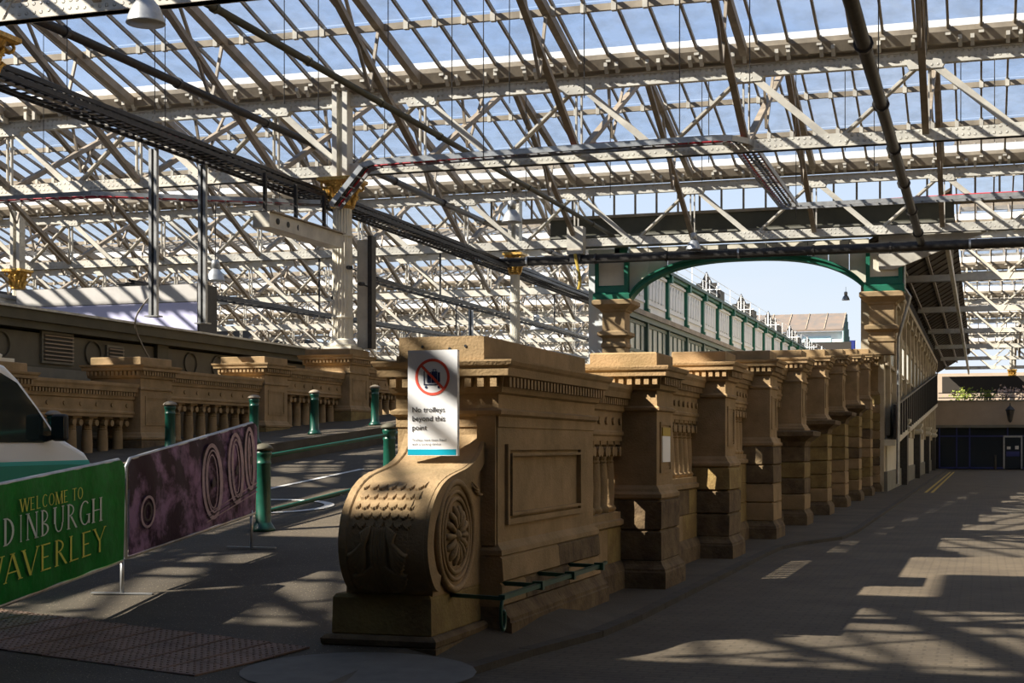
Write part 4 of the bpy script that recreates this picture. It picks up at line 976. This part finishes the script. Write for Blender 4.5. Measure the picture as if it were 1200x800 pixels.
# ================================================================== ARCH TRUSS LINE: FASCIA, PIPE, ARCH
AY = 53.4
fa = thing('trim_2', 'dark olive fascia across the end of the roof above the arch', kind='structure')
B().box(-15.4, -.9, AY+.1, AY+.5, 9.0, 10.05).build('fascia', 'olive', fa); B().box(-15.4, -.9, AY-.05, AY+.6, 9.35, 9.42).build('cornice_strip', 'shop2', fa)
B().box(-18, 14, AY+.0, AY+.7, 10.05, 10.15).build('cill', 'gutter', fa)
gbs = B()
for i in range(40):
    x = -17.8+i*.8; B().box(x-.035, x+.035, AY+.3, AY+.36, 10.15, 10.95).build('glazing_bar', 'tan', fa)
pp_ = thing('drain_pipe', 'long dark horizontal pipe above the green arch', 'pipe')
B().tube([(-17.5, 52.4, 8.42), (14, 52.4, 8.42)], .17, 12).build('pipe', 'dsteel', pp_, smooth=True)
for i in range(12): B().tube([(-16+2.6*i, 52.4, 8.42), (-15.93+2.6*i, 52.4, 8.42)], .195, 12).build('collar', 'galv' if i % 3 == 0 else 'dsteel', pp_)
# posts + spandrels + rib
ar = thing('green_arch', 'wide green cast iron arch with cream spandrels between two green posts', 'arch')
xl, xr = -12.35, -3.75; zsp = 6.95; zap = 8.28
def arch_z(x, ex=0):
    f = (x-(xl+xr)/2)/((xr-xl)/2+ex); f = max(-1, min(1, f)); return zsp-.2+(zap-zsp+.2)*(1-abs(f)**2.6)**.62
N = 48; xs_ = [xl+(xr-xl)*(.5-.5*math.cos(math.pi*i/N)) for i in range(N+1)]
b = B()
for i, x in enumerate(xs_):
    z = arch_z(x); k = len(b.v)
    b.v += [(x, AY-.3, z-.0), (x, AY+.3, z-.0), (x, AY+.3, z+.16), (x, AY-.3, z+.16)]
    if i:
        for q in range(4): b.f.append((k-4+q, k-4+(q+1) % 4, k+(q+1) % 4, k+q))
me = b.mesh('arch_rib', 'green2'); fixn(me); put('arch_rib', me, ar)
b = B()
for i, x in enumerate(xs_):
    z = arch_z(x); k = len(b.v)
    b.v += [(x, AY-.38, z+.15), (x, AY-.2, z+.15), (x, AY-.2, z+.22), (x, AY-.38, z+.22)]
    if i:
        for q in range(4): b.f.append((k-4+q, k-4+(q+1) % 4, k+(q+1) % 4, k+q))
me = b.mesh('rib_flange', 'green2'); fixn(me); put('rib_flange', me, ar)
px = -12.4; cuts = []
x = xl
while x < xr-.01:
    x2 = min(x+.72, xr)
    if not (-10.1 < x and x2 < -5.9) or True:
        pts = [(x+.015, 8.85), (x2-.015, 8.85)]+[(x2-.015-(x2-x-.03)*k/4, min(8.84, arch_z(x2-.015-(x2-x-.03)*k/4)+.2)) for k in range(5)]
        b = B(); b.prism([(p, q) for p, q in pts], 'y', AY-.05, AY+.05); me = b.mesh('spandrel_panel', 'panelc'); fixn(me); put('spandrel_panel', me, ar)
    x = x2
B().box(xl, xr, AY+.0, AY+.04, 8.6, 8.9).build('spandrel_back', 'shop2', ar)
for (cx, w) in ((-12.95, .62), (-3.22, .62)):
    B().box(cx-w, cx-w+.14, AY-.35, AY+.35, 6.98, 8.6).build('post_side', 'green2', ar); B().box(cx+w-.14, cx+w, AY-.35, AY+.35, 6.98, 8.6).build('post_side', 'green2', ar)
    B().box(cx-w+.14, cx+w-.14, AY-.28, AY+.3, 7.3, 8.6).build('post_panel', 'panelc', ar)
    B().loft(cx-w, cx+w, AY-.35, AY+.35, [(.06, 6.95), (.06, 7.2), (.0, 7.25), (-.02, 7.45), (-.16, 7.62)]).build('post_base', 'green2', ar)
def arch_pier(cx, z0, zt, lab, w=.42):
    t = thing('arch_pier', lab, 'pier', group='stone piers carrying the green arch')
    zz = z0
    B().loft(cx-w, cx+w, AY-.42, AY+.42, [(0, z0), (0, zt-1.75)]).build('shaft', 'stone', t)
    B().loft(cx-w, cx+w, AY-.42, AY+.42, [(0, zt-1.75), (.04, zt-1.72), (.04, zt-1.6), (0, zt-1.55), (0, zt-1.4), (.16, zt-1.3), (.16, zt-1.18), (.0, zt-1.12)]).build('band', 'stone', t)
    B().loft(cx-w, cx+w, AY-.42, AY+.42, [(0, zt-1.15), (0, zt-.42)]).build('stone_block', 'stone', t)
    B().loft(cx-w, cx+w, AY-.42, AY+.42, [(0, zt-.45), (.06, zt-.42), (.08, zt-.36), (.22, zt-.26), (.32, zt-.18), (.32, zt-.04), (.26, zt)]).build('capital', 'stone', t)
arch_pier(-12.85, 2.5, 6.97, 'brown stone pier under the left end of the green arch')
arch_pier(-3.3, 4.8, 6.97, 'tall lit stone pier under the right end of the green arch')
sc_ = thing('downpipe', 'pale downpipe running down beside the right arch pier', 'pipe')
B().tube([(-2.55, AY-.2, 8.5), (-2.55, AY-.2, 7.1), (-2.35, AY-.1, 6.8), (-2.75, AY, 5.4), (-2.78, AY, .3)], .055, 8).build('pipe', 'galv', sc_)

# ================================================================== PALE FACADE SEEN THROUGH THE ARCH
pf = thing('pale_facade', 'long white panelled facade with green pilasters seen through the arch', 'building')
FX = -12.9
B().box(FX-1.2, FX, 54.2, 190, 0, 9.0).build('wall', 'panelw', pf)
step = 4.22; nb = 30
pil = B(); pil.box(-.0, .14, -.13, .13, 7.0, 8.75); pil.box(-.0, .3, -.16, .16, 8.6, 8.95); pil.box(0, .2, -.15, .15, 6.9, 7.12); pilm = pil.mesh('pilaster', 'green2')
low = B(); low.box(0, .16, -.12, .12, 3.0, 6.75); lowm_ = low.mesh('pilaster', 'frame_d')
arcp = B()
for k in range(5):
    y = .55+.62*k+.1
    arcp.box(.0, .05, y, y+.1, 7.55, 8.35); arcp.tube([(.0, y+.36, 8.35), (.05, y+.36, 8.35)], .22, 10)
    arcp.box(0, .04, y+.16, y+.56, 7.6, 8.3)
arcp.box(0, .09, .2, 4.02, 8.62, 8.72); arcp.box(0, .06, .2, 4.02, 7.35, 7.45); arcm = arcp.mesh('arcade_panel', 'panelw')
wfr = B()
for k in range(4):
    y = .35+.98*k
    wfr.box(.0, .07, y-.06, y+.06, 3.2, 6.5)
for z in (4.0, 5.35, 6.45): wfr.box(0, .08, .2, 4.1, z-.06, z+.06)
wfrm = wfr.mesh('window_frame', 'frame_d'); pn_ = B().box(.0, .03, .3, 3.95, 3.2, 6.45).mesh('window', 'winpale')
for i in range(nb):
    y = 54.3+step*i
    if y > 182: break
    put('pilaster', pilm, pf, loc=(FX, y, 0)); put('pilaster', lowm_, pf, loc=(FX, y, 0)); put('arcade_panel', arcm, pf, loc=(FX, y, 0)); w_ = put('window', pn_, pf, loc=(FX, y, 0)); put('window_frame', wfrm, w_)
B().box(FX, FX+.28, 54.2, 190, 6.75, 6.95).build('string_course', 'gutter', pf); B().box(FX, FX+.2, 54.2, 190, 6.55, 6.75).build('string_course', 'frame_d', pf)
B().box(FX-.2, FX+.32, 54.2, 190, 8.92, 9.05).build('eaves_gutter', 'frame_d', pf)
B().box(FX-.2, FX+.2, 54.2, 190, 8.8, 8.92).build('eaves', 'green2', pf)
# roof walkway railing and dormers
rr = thing('roof_railing', 'thin white railing along the top of the pale facade', 'railing')
for z in (9.4, 9.75, 10.1): B().tube([(FX-.1, 54.5, z), (FX-.1, 188, z)], .014, 6).build('rail', 'white', rr)
pstm = B().box(-.014, .014, -.014, .014, 9.0, 10.1).mesh('upright', 'white')
for i in range(36): put('upright', pstm, rr, loc=(FX-.1, 54.5+3.7*i, 0))
dg = B(); dg.prism([(-.55, 9.05), (.55, 9.05), (.55, 9.45), (.4, 9.45), (.4, 9.8), (.22, 9.8), (0, 10.4), (-.22, 9.8), (-.4, 9.8), (-.4, 9.45), (-.55, 9.45)], 'y', 0, .08); dgm = dg.mesh('louvre', 'dsteel'); fixn(dgm)
dw = B()
for xx in (-.4, -.13, .13, .4): dw.box(xx-.015, xx+.015, -.04, 0, 9.05, 10.1-abs(xx)*1.2)
dw.box(-.02, .02, -.04, 0, 9.05, 10.3); dw.box(-.55, .55, -.04, 0, 9.42, 9.47); dwm = dw.mesh('dormer_frame', 'white')
for i, y in enumerate((76.5, 88.2, 99.9, 111.6, 123.3, 135)):
    t = thing('dormer', f'dark pointed roof ventilator with white bars, {ORD[i]} along the pale facade', 'dormer', (FX-.7, y, .28), group='pointed ventilators on the pale facade'); t.scale = (1.35, 1, 1); put('louvre', dgm, t); put('dormer_frame', dwm, t); B().box(-.5, .5, .1, 1.6, 8.7, 9.45).build('body', 'olive', t)

# distant building and blue frame beyond
db = thing('distant_building', 'distant glass gabled building with a brown sheet roof beyond the facade', 'building')
Yd = 190; x0, x1 = -24.5, -13.6
# placed further back beyond the end of the facade
B().box(-29, -13.8, 192, 200, 0, 16.2).build('wall', 'panelw', db)
b = B(); b.quadbox([(-29.3, 191.3, 16.2), (-13.6, 191.3, 16.2), (-13.6, 196, 18.6), (-29.3, 196, 18.6), (-29.3, 191.3, 16.45), (-13.6, 191.3, 16.45), (-13.6, 196, 18.85), (-29.3, 196, 18.85)]); me = b.mesh('roof', 'rust_roof'); fixn(me); put('roof', me, db)
for i in range(7): 
    x = -27.5+2.3*i; B().beam((x, 191.3, 16.5), (x, 196, 18.9), .12, .1).build('roof_rib', 'gutter', db)
b = B(); b.prism([(191.3, 0), (191.3, 16.3), (196, 18.7), (201, 14.8), (201, 0)], 'x', -13.75, -13.6); me = b.mesh('gable_glazing', 'skyblue_glass'); fixn(me); put('gable_glazing', me, db)
for i in range(9):
    y = 191.4+1.15*i; zt = 16.3+(y-191.3)*.51 if y < 196 else 18.7-(y-196)*.78; B().box(-13.6, -13.5, y-.07, y+.07, 10, zt).build('mullion', 'frame_d', db)
for (xa, xb) in ((-20.6, -19.0), (-18.7, -15.2)): w = B().box(xa, xb, 191.9, 192, 14.2, 15.6).build('window', 'skyblue_glass', db)
for z in (12.0, 12.9): B().tube([(-25, 190.5, z), (-13.8, 190.5, z)], .05, 6).build('rail', 'white', db)
B().prism([(-14.6, 11.2), (-12.8, 11.2), (-14.6, 13.0)], 'y', 189.5, 190).build('stair_gable', 'green2', db)
db.location = (-3.0, 0, 0)
bf = thing('blue_frame', 'small blue and white frame on the skyline beside the arch pier', 'frame')
B().box(-17.9, -17.75, 210.3, 210.5, 11.5, 16.2).build('post', 'white', bf); B().box(-16.7, -16.55, 210.3, 210.5, 11.5, 16.2).build('post', 'white', bf); B().box(-17.8, -16.6, 210.3, 210.4, 14.9, 16.3).build('panel', 'blue', bf)
rb = tag(B().box(-40, 20, 210, 211, 0, 11.5).build('wall_skyline', 'fasc'), 'low wall closing the street far beyond the arch', kind='structure')

# ================================================================== RIGHT STONE FACADE
rf = thing('stone_facade', 'ornate cream stone facade receding on the right beyond the arch', 'building')
RX = -3.3
B().box(RX-.8, RX, 54.3, 112, 0, 8.0).build('wall', 'facade', rf)
for z, d_, h in ((7.55, .28, .22), (7.2, .14, .12), (5.9, .1, .1), (4.5, .12, .12)): B().box(RX, RX+d_, 54.3, 112, z, z+h).build('string_course', 'facade', rf)
for i in range(15):
    y = 55.5+4*i
    B().box(RX, RX+.16, y-.25, y+.25, 2.0, 7.5).build('pilaster', 'facade', rf)
    B().loft(RX-.05, RX+.16, y-.25, y+.25, [(0, 7.0), (.08, 7.15), (.12, 7.5), (.05, 7.55)]).build('bracket', 'facade', rf)
    for k in range(3):
        yy = y+.75+.9*k
        w = B().box(RX, RX+.09, yy, yy+.55, 4.5, 5.75).build('window', 'daylit' if 0 < i < 4 else 'winpale', rf)
        B().box(RX, RX+.07, yy-.16, yy-.04, 4.4, 6.3).build('window_frame', 'facade', w)
        b = B(); pts = [(RX+.05, yy+.25+.33*math.cos(math.pi*q/8), 5.85+.3*math.sin(math.pi*q/8)) for q in range(9)]; b.tube(pts, .06, 6); b.build('window_arch', 'facade', w)
        B().tube([(RX, yy+.25, 5.0-1.2), (RX+.06, yy+.25, 5.0-1.2)], .2, 8).build('roundel', 'facade', rf)
    B().box(RX+.01, RX+.05, y-.2, y+3.9, .0, 2.3).build('wall_panel', 'panelc', rf)
for y in (64.7, 78, 92, 104):
    B().box(RX, RX+.35, y-.6, y+.6, 0, 2.2).build('dark_pilaster', 'dsteel', rf)
    B().loft(RX-.02, RX+.35, y-.6, y+.6, [(.0, 2.2), (.1, 2.28), (.12, 2.4), (.02, 2.5), (.12, 2.65), (.12, 2.75)]).build('pilaster_capital', 'panelc', rf)
B().box(RX, RX+.12, 54.3, 112, 0, .7).build('plinth', 'shop2', rf)
# stair along the facade
st = thing('footbridge_stair', 'dark panelled stair climbing along the right stone facade', 'stair')
ya, yb = 54.6, 108
SX = RX+.36
def sz(y): return 1.85+(y-ya)*.052
def st_(y): return 3.0+(y-ya)*.068
b = B(); b.prism([(ya, sz(ya)), (yb, sz(yb)), (yb, st_(yb)), (ya, st_(ya))], 'x', SX-.05, SX); me = b.mesh('side_panel', 'dsteel'); fixn(me); put('side_panel', me, st)
b = B(); b.prism([(ya, sz(ya)-.22), (yb, sz(yb)-.22), (yb, sz(yb)+.0), (ya, sz(ya)+.0)], 'x', RX, SX+.03); me = b.mesh('soffit', 'panelc'); fixn(me); put('soffit', me, st)
for i in range(27):
    y = ya+2*i; B().box(SX, SX+.06, y-.06, y+.06, sz(y), st_(y)+.04).build('upright', 'dsteel', st)
B().beam((SX, ya, st_(ya)+.05), (SX, yb, st_(yb)+.05), .1, .08).build('handrail', 'dsteel', st)
# boarded roof slope over the facade with purlins, and the beam beyond
bs_ = thing('ceiling', 'dark boarded roof slope over the right stone facade', kind='structure')
b = B(); b.quadbox([(-4.1, 54.3, 8.7), (-1.0, 54.3, 10.6), (-1.0, 150, 10.6), (-4.1, 150, 8.7), (-4.1, 54.3, 8.8), (-1.0, 54.3, 10.7), (-1.0, 150, 10.7), (-4.1, 150, 8.8)]); me = b.mesh('roof_deck', 'roofdark'); fixn(me); put('roof_deck', me, bs_)
for f in (.3, .6): B().beam((-4.1+3.1*f, 54.3, 8.62+1.9*f), (-4.1+3.1*f, 150, 8.62+1.9*f), .12, .14).build('purlin', 'tan', bs_)
for i in range(48): B().beam((-4.1, 55+2*i, 8.67), (-1.0, 55+2*i, 10.57), .06, .05).build('board_joint', 'roofdark', bs_)
B().beam((-1.15, 53.2, 8.75), (-1.15, 150, 8.75), .14, .4).build('longitudinal_beam', 'cream', bs_)
b = B(); b.prism([(-3.4, 7.75), (-3.4, 8.9), (.3, 8.95), (-2.9, 7.72)], 'y', 53.0, 53.12); me = b.mesh('haunch_plate', 'cream'); fixn(me); put('haunch_plate', me, bs_)
B().box(-4.1, -3.32, 54.3, 112, 8.0, 8.8).build('dark_gap_strip', 'interior', bs_)  # near-black strip stands in for the darkness between wall top and roof

# ================================================================== FAR END BUILDING
eb = thing('end_building', 'glazed blue-framed shop front under a beige wall at the end of the road', 'building')
EY = 112; ex0, ex1 = -3.2, 16
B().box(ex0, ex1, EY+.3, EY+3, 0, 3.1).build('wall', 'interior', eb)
B().box(ex0-.0, ex1, EY-.05, EY+3, 3.1, 4.85).build('beige_wall', 'fasc', eb)
B().box(ex0, ex1, EY-.3, EY+.1, 2.95, 3.15).build('canopy', 'shop2', eb)
B().box(ex0, ex1, EY-.12, EY+3.1, 4.85, 4.93).build('coping', 'shop2', eb)
xw = ex0+.3; i = 0
while xw < ex1-1:
    w = [1.2, .9, 2.6, 1.9, 1.6, 1.9][i % 6]
    f = B().box(xw, xw+w, EY+.2, EY+.26, .12, 2.9).build('window', 'shopglass', eb)
    fb = B(); fb.box(xw-.05, xw+.05, EY+.1, EY+.3, .0, 2.95); fb.box(xw, xw+w, EY+.1, EY+.28, 2.3, 2.4); fb.box(xw, xw+w, EY+.1, EY+.28, 0, .12); fb.build('window_frame', 'blue', f)
    xw += w; i += 1
dr = B().box(1.55, 2.75, EY+.05, EY+.1, 0, 2.25).build('door', 'shopglass', eb)
fb = B(); fb.box(1.5, 1.6, EY, EY+.15, 0, 2.35); fb.box(2.7, 2.8, EY, EY+.15, 0, 2.35); fb.box(1.5, 2.8, EY, EY+.15, 2.25, 2.38); fb.build('door_frame', 'galv', dr)
B().box(1.7, 2.6, EY+.03, EY+.05, .9, 1.25).build('door_panel', 'blue', dr); B().box(1.75, 2.0, EY+.02, EY+.04, 1.4, 1.6).build('door_notice', 'linew', dr); B().box(2.3, 2.55, EY+.02, EY+.04, 1.4, 1.65).build('door_notice', 'linew', dr)
sg2 = thing('direction_sign', 'small blue sign with white lines on the beige wall', 'sign')
B().box(5.0, 6.5, EY-.12, EY-.05, 3.75, 4.6).build('board', 'bluesign', sg2)
for i in range(3): B().box(5.12, 5.9+.2*(i % 2), EY-.14, EY-.12, 4.4-.24*i, 4.47-.24*i).build('lettering', 'linew', sg2)
B().box(6.15, 6.35, EY-.14, EY-.12, 4.3, 4.5).build('symbol', 'linew', sg2)
ln = thing('wall_lantern', 'black hanging lantern in front of the beige wall', 'lantern', (1.95, EY-1, 3.4))
B().lathe([(.05, -.1), (.14, .0), (.28, .75), (.34, .78), (.2, .95), (.05, 1.1), (.03, 1.3)], n=8).build('lantern_body', 'dsteel', ln); B().beam((0, 0, 1.2), (0, .95, 1.2), .05, .05).build('bracket', 'dsteel', ln)
for i, (x, lab) in enumerate(((4.3, 'dark blue bin before the shop front, left one'), (6.3, 'dark blue bin before the shop front, right one'))):
    t = thing('bin', lab, 'bin', (x, EY-1.0, -.04), group='blue bins at the end of the road')
    B().loft(-.55, .55, -.35, .35, [(-.05, 0), (0, 1.2)]).build('body', 'blue', t); B().loft(-.58, .58, -.38, .38, [(0, 1.2), (0, 1.28), (-.1, 1.36)]).build('lid', 'blue', t); B().box(-.3, .3, -.38, -.36, .75, .8).build('handle', 'black', t)
for i, x in enumerate((.95, 2.98)):
    t = thing('bollard', 'slim dark bollard ' + ('left' if i == 0 else 'right') + ' of the far shop door', 'bollard', (x, EY-.8, -.04)); B().lathe([(.12, 0), (.1, .1), (.09, .95), (.11, 1.0), (.02, 1.05)], n=8).build('post', 'dsteel', t)
# trees beyond the beige wall
for i, (x, m_, r_) in enumerate(((-1.2, 'leaf', .8), (.4, 'leaf', .6), (1.8, 'leaf_p', .8), (3.6, 'leaf_p', .9), (5.4, 'leaf', .9), (7.4, 'leaf', .8), (9.5, 'leaf_p', 1.0))):
    t = thing('shrub', f'sunlit {"green" if m_=="leaf" else "pale blossoming"} shrub above the beige wall, {ORD[i]} from the left', 'shrub', (x, EY+6, 5.35))
    b = B()
    for k in range(260):
        a = Vector((random.gauss(0, .6), random.gauss(0, .6), random.gauss(.15, .35)))*r_; nrm_ = Vector((random.gauss(0, 1), random.gauss(0, 1), random.gauss(0, 1))).normalized(); t1 = nrm_.orthogonal().normalized()*.11; t2_ = nrm_.cross(t1)
        b.poly([a-t1, a-t2_*.6, a+t1, a+t2_*.6])
    b.build('foliage', m_, t, kind='stuff'); B().tube([(0, 0, -2), (0, 0, .2)], .06, 6).build('stem', 'dsteel', t)
tag(B().box(-3, 16, EY+3, EY+40, 0, 4.6).build('floor', 'road'), 'upper deck behind the beige wall', kind='structure')
gr = thing('deck_railing', 'dark railing across the opening above the beige wall', 'railing')
for z in (5.15, 5.5): B().tube([(-3, EY+1.0, z), (16, EY+1.0, z)], .04, 6).build('rail', 'dsteel', gr)
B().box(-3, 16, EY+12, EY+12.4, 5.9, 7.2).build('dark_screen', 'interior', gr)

# ================================================================== CABLE TRAYS AND PIPES
def tray(name, lab, pts, w, mt, cables, rails=.06, rung=.35, under=None):
    t = thing(name, lab, 'cable tray')
    P = [Vector(p) for p in pts]
    sides = []
    for i, p in enumerate(P):
        d = ((P[min(i+1, len(P)-1)]-P[i]).normalized()+(P[i]-P[max(i-1, 0)]).normalized()); d.z = 0 if abs(d.z) < 1.2 else 0; d.normalize(); sides.append(Vector((-d.y, d.x, 0)))
    for s in (-1, 1):
        for i in range(len(P)-1): B().beam(P[i]+sides[i]*s*w/2, P[i+1]+sides[i+1]*s*w/2, .03, rails*2).build('side_rail', mt, t)
    rg = B(); cnt = 0
    for i in range(len(P)-1):
        n = max(1, int((P[i+1]-P[i]).length/rung))
        for k in range(n):
            f = k/n; p = P[i].lerp(P[i+1], f); s = sides[i].lerp(sides[i+1], f); rg.beam(p-s*w/2, p+s*w/2, .04, .03)
    rg.build('rungs', mt, t, kind='stuff')
    for (off, rad, m_, dz) in cables:
        B().tube([P[i]+sides[i]*off*w+Vector((.03*math.sin(i*1.7+off*20), 0, dz+.045*math.sin(i*2+off*19))) for i in range(len(P))], rad, 6).build('cable', m_, t, smooth=True)
    return t
cab = [(-.38, .035, 'cable_k', .03), (-.2, .04, 'cable_k', .05), (-.05, .035, 'cable_g', .03), (.12, .045, 'cable_k', .05), (.3, .035, 'cable_k', .03), (.0, .05, 'cable_k', .1)]
tray('cable_tray', 'long dark cable ladder running from the upper left corner past the columns', [(-17.1, 6+3*i, 8.28) for i in range(23)], .8, 'dsteel', cab, .045, .3)
tray('cable_tray', 'second dark cable ladder stacked above the long one', [(-17.3, 6+3*i, 8.55) for i in range(23)], .5, 'dsteel', cab[:3]+[(.3, .03, 'cable_r', .04)], .04, .3)
cab2 = [(-.35, .03, 'cable_r', .03), (-.1, .035, 'cable_k', .03), (.15, .035, 'cable_k', .04), (.35, .03, 'cable_r', .03)]
yt = 36.25
bend = [(-6.3, yt, 9.12), (-5.95, yt+.12, 9.12), (-5.7, yt+.4, 9.1), (-5.62, yt+.9, 9.08)]
tray('cable_tray', 'pale cable tray rising from the column capital then turning away over the arch', [(-16.4, yt, 7.98), (-15.5, yt, 8.98), (-15.2, yt, 9.05), (-12, yt, 9.08), (-9, yt, 9.1)]+bend+[(-5.6, 40, 9.0), (-5.6, 45.6, 8.95)], .55, 'galv', cab2, .07, .3)
tray('cable_tray', 'pale cable tray running to the right below the arch truss', [(-5.9, 45.9, 8.95), (0, 45.9, 8.95), (10, 45.9, 8.95)], .45, 'galv', cab2[:2], .06, .4)
tray('cable_tray', 'thin cable tray crossing the left trusses to the column', [(-40, 33.6, 8.25), (-30, 33.6, 8.2), (-22, 33.6, 8.15), (-16.6, 35.8, 8.0)], .5, 'galv', cab2, .05, .4)
tr5 = tray('cable_tray', 'dark distant cable ladder behind the billboard', [(-24.5, 39+8*i, 6.5+.12*i) for i in range(8)], .6, 'dsteel', cab[:3], .05, .6)
tr6 = tray('cable_tray', 'dark distant cable ladder beyond the galvanised post', [(-19.5, 46+8*i, 7.2) for i in range(8)], .5, 'dsteel', cab[:3], .05, .6)
B().box(-19.53, -19.47, T(2)-.03, T(2)+.03, 7.2, 8.95).build('hanger', 'dsteel', tr6); B().box(-19.53, -19.47, T(3)-.03, T(3)+.03, 7.2, 8.95).build('hanger', 'dsteel', tr6)
for yy in (T(2), T(3)): B().box(-24.53, -24.47, yy-.03, yy+.03, 6.6, 8.95).build('hanger', 'dsteel', tr5)
bx = thing('support_beam', 'cream steel beam with holes under the cable ladder by the column', 'beam')
B().beam((-16.5, 32.2, 7.05), (-16.4, 36.3, 7.05), .45, .36).build('beam', 'cream', bx); B().beam((-16.5, 32.2, 7.25), (-16.4, 36.3, 7.25), .6, .03).build('flange', 'tan', bx)
for k in range(7): B().tube([(-16.5+.23, 32.6+.55*k, 7.05), (-16.5+.262, 32.6+.55*k, 7.05)], .075, 10).build('beam_hole', 'black', bx)
for (x, y) in ((-16.6, 32.6), (-16.6, 34.3), (-16.6, 36)): B().box(x-.04, x+.04, y-.04, y+.04, 7.25, 8.25).build('hanger', 'dsteel', bx)
def pipe(lab, pts, r, m='dsteel', collars=0):
    t = thing('overhead_pipe', lab, 'pipe'); B().tube(pts, r, 10).build('pipe', m, t, smooth=True)
    P = [Vector(p) for p in pts]
    for i in range(collars):
        f = (i+.5)/collars; p = P[0].lerp(P[-1], f); d = (P[-1]-P[0]).normalized(); B().tube([p-d*.06, p+d*.06], r*1.35, 10).build('collar', m, t)
    return t
pipe('dark overhead pipe crossing the upper left towards the tall column', [(-18.35, 20, 10.3), (-18.35, 66, 10.3)], .10, 'dsteel', 10)
pipe('long perforated steel strut crossing the upper middle', [(-13.0, 14, 9.4), (-13.0, 60, 9.4)], .075, 'olive', 12)
pp3 = pipe('thick dark pipe coming down the upper right to the horizontal pipe', [(-1.95, 10, 8.62), (-1.95, 52.2, 8.52)], .13, 'dsteel', 9)

# thin hanging rods between roof and trays
for i in range(34):
    x = -23+i*.84+random.uniform(-.2, .2); y = random.choice([31.5, 33, 39, 41, 44.4]); zt = ZG+SL*(T(1)-y if y < T(1) else min(y-T(1), T(2)-y))
    z0 = random.choice([9.1, 9.6, 8.3])
    tag(B().tube([(x, y, z0), (x, y, zt)], .012, 4).build('hanging_rod', 'dsteel'), 'thin dark rod hanging from the glazed roof', 'rod', group='thin rods hanging from the roof')

# ================================================================== HIGH BAY LAMPS
def lamp(x, y, z, s, lab, top=1.05):
    t = thing('high_bay_lamp', lab, 'lamp', (x, y, z), group='bell shaped high bay lamps'); t.scale = (s, s, s)
    B().lathe([(.30, 0), (.31, .01), (.30, .03), (.275, .12), (.22, .26), (.14, .36), (.10, .40)], n=24).build('reflector', 'galv', t, smooth=True)
    B().lathe([(.10, .40), (.13, .42), (.13, .62), (.10, .66), (.03, .68)], n=16).build('housing', 'galv', t, smooth=True)
    B().tube([(0, 0, .68), (0, 0, top)], .015, 6).build('stem', 'dsteel', t)
lamp(-12.45, 20.4, 8.2, 1.0, 'large bell lamp cut by the top edge in the upper left')
lamp(-13.6, 43.0, 8.40, 1.0, 'bell lamp hanging left of the second column')
lamp(-9.7, 52.0, 8.55, .9, 'bell lamp hanging above the left end of the arch')
lamp(-24.5, 44.5, 7.15, 1.05, 'bell lamp hanging above the billboard', 2.6)
lamp(-31, T(3), 7.1, 1.0, 'distant bell lamp left of the tall fluted column', 1.9)
lamp(-20.4, T(3), 7.2, 1.1, 'bell lamp hanging between the two fluted columns', 1.65); lamp(-21.5, T(4), 7.0, 1.2, 'distant bell lamp left of the left arch pier', 1.7)
lamp(-4.55, 53.4, 6.75, .45, 'small globe lamp hanging beside the right arch post')

jb = thing('junction_box', 'grey-green junction box hanging by the second column', 'box')
B().box(-14.4, -13.8, 52.2, 52.62, 8.6, 9.6).build('box', 'cream', jb); B().box(-14.3, -13.9, 52.2, 52.3, 8.3, 8.6).build('base', 'dsteel', jb)
B().tube(catmull([(-14.1, 52.2, 8.6), (-13.9, 52.15, 7.7), (-13.95, 52.15, 7.3)], 4), .06, 8).build('yellow_conduit', 'liney', jb)

bpy.context.view_layer.update()
# orient every closed mesh consistently
done = set()
for o_ in list(bpy.data.objects):
    if o_.type == 'MESH' and o_.data.name not in done and len(o_.data.polygons) < 6000 and o_.data.materials[0].name != 'roof_glass':
        done.add(o_.data.name); fixn(o_.data)
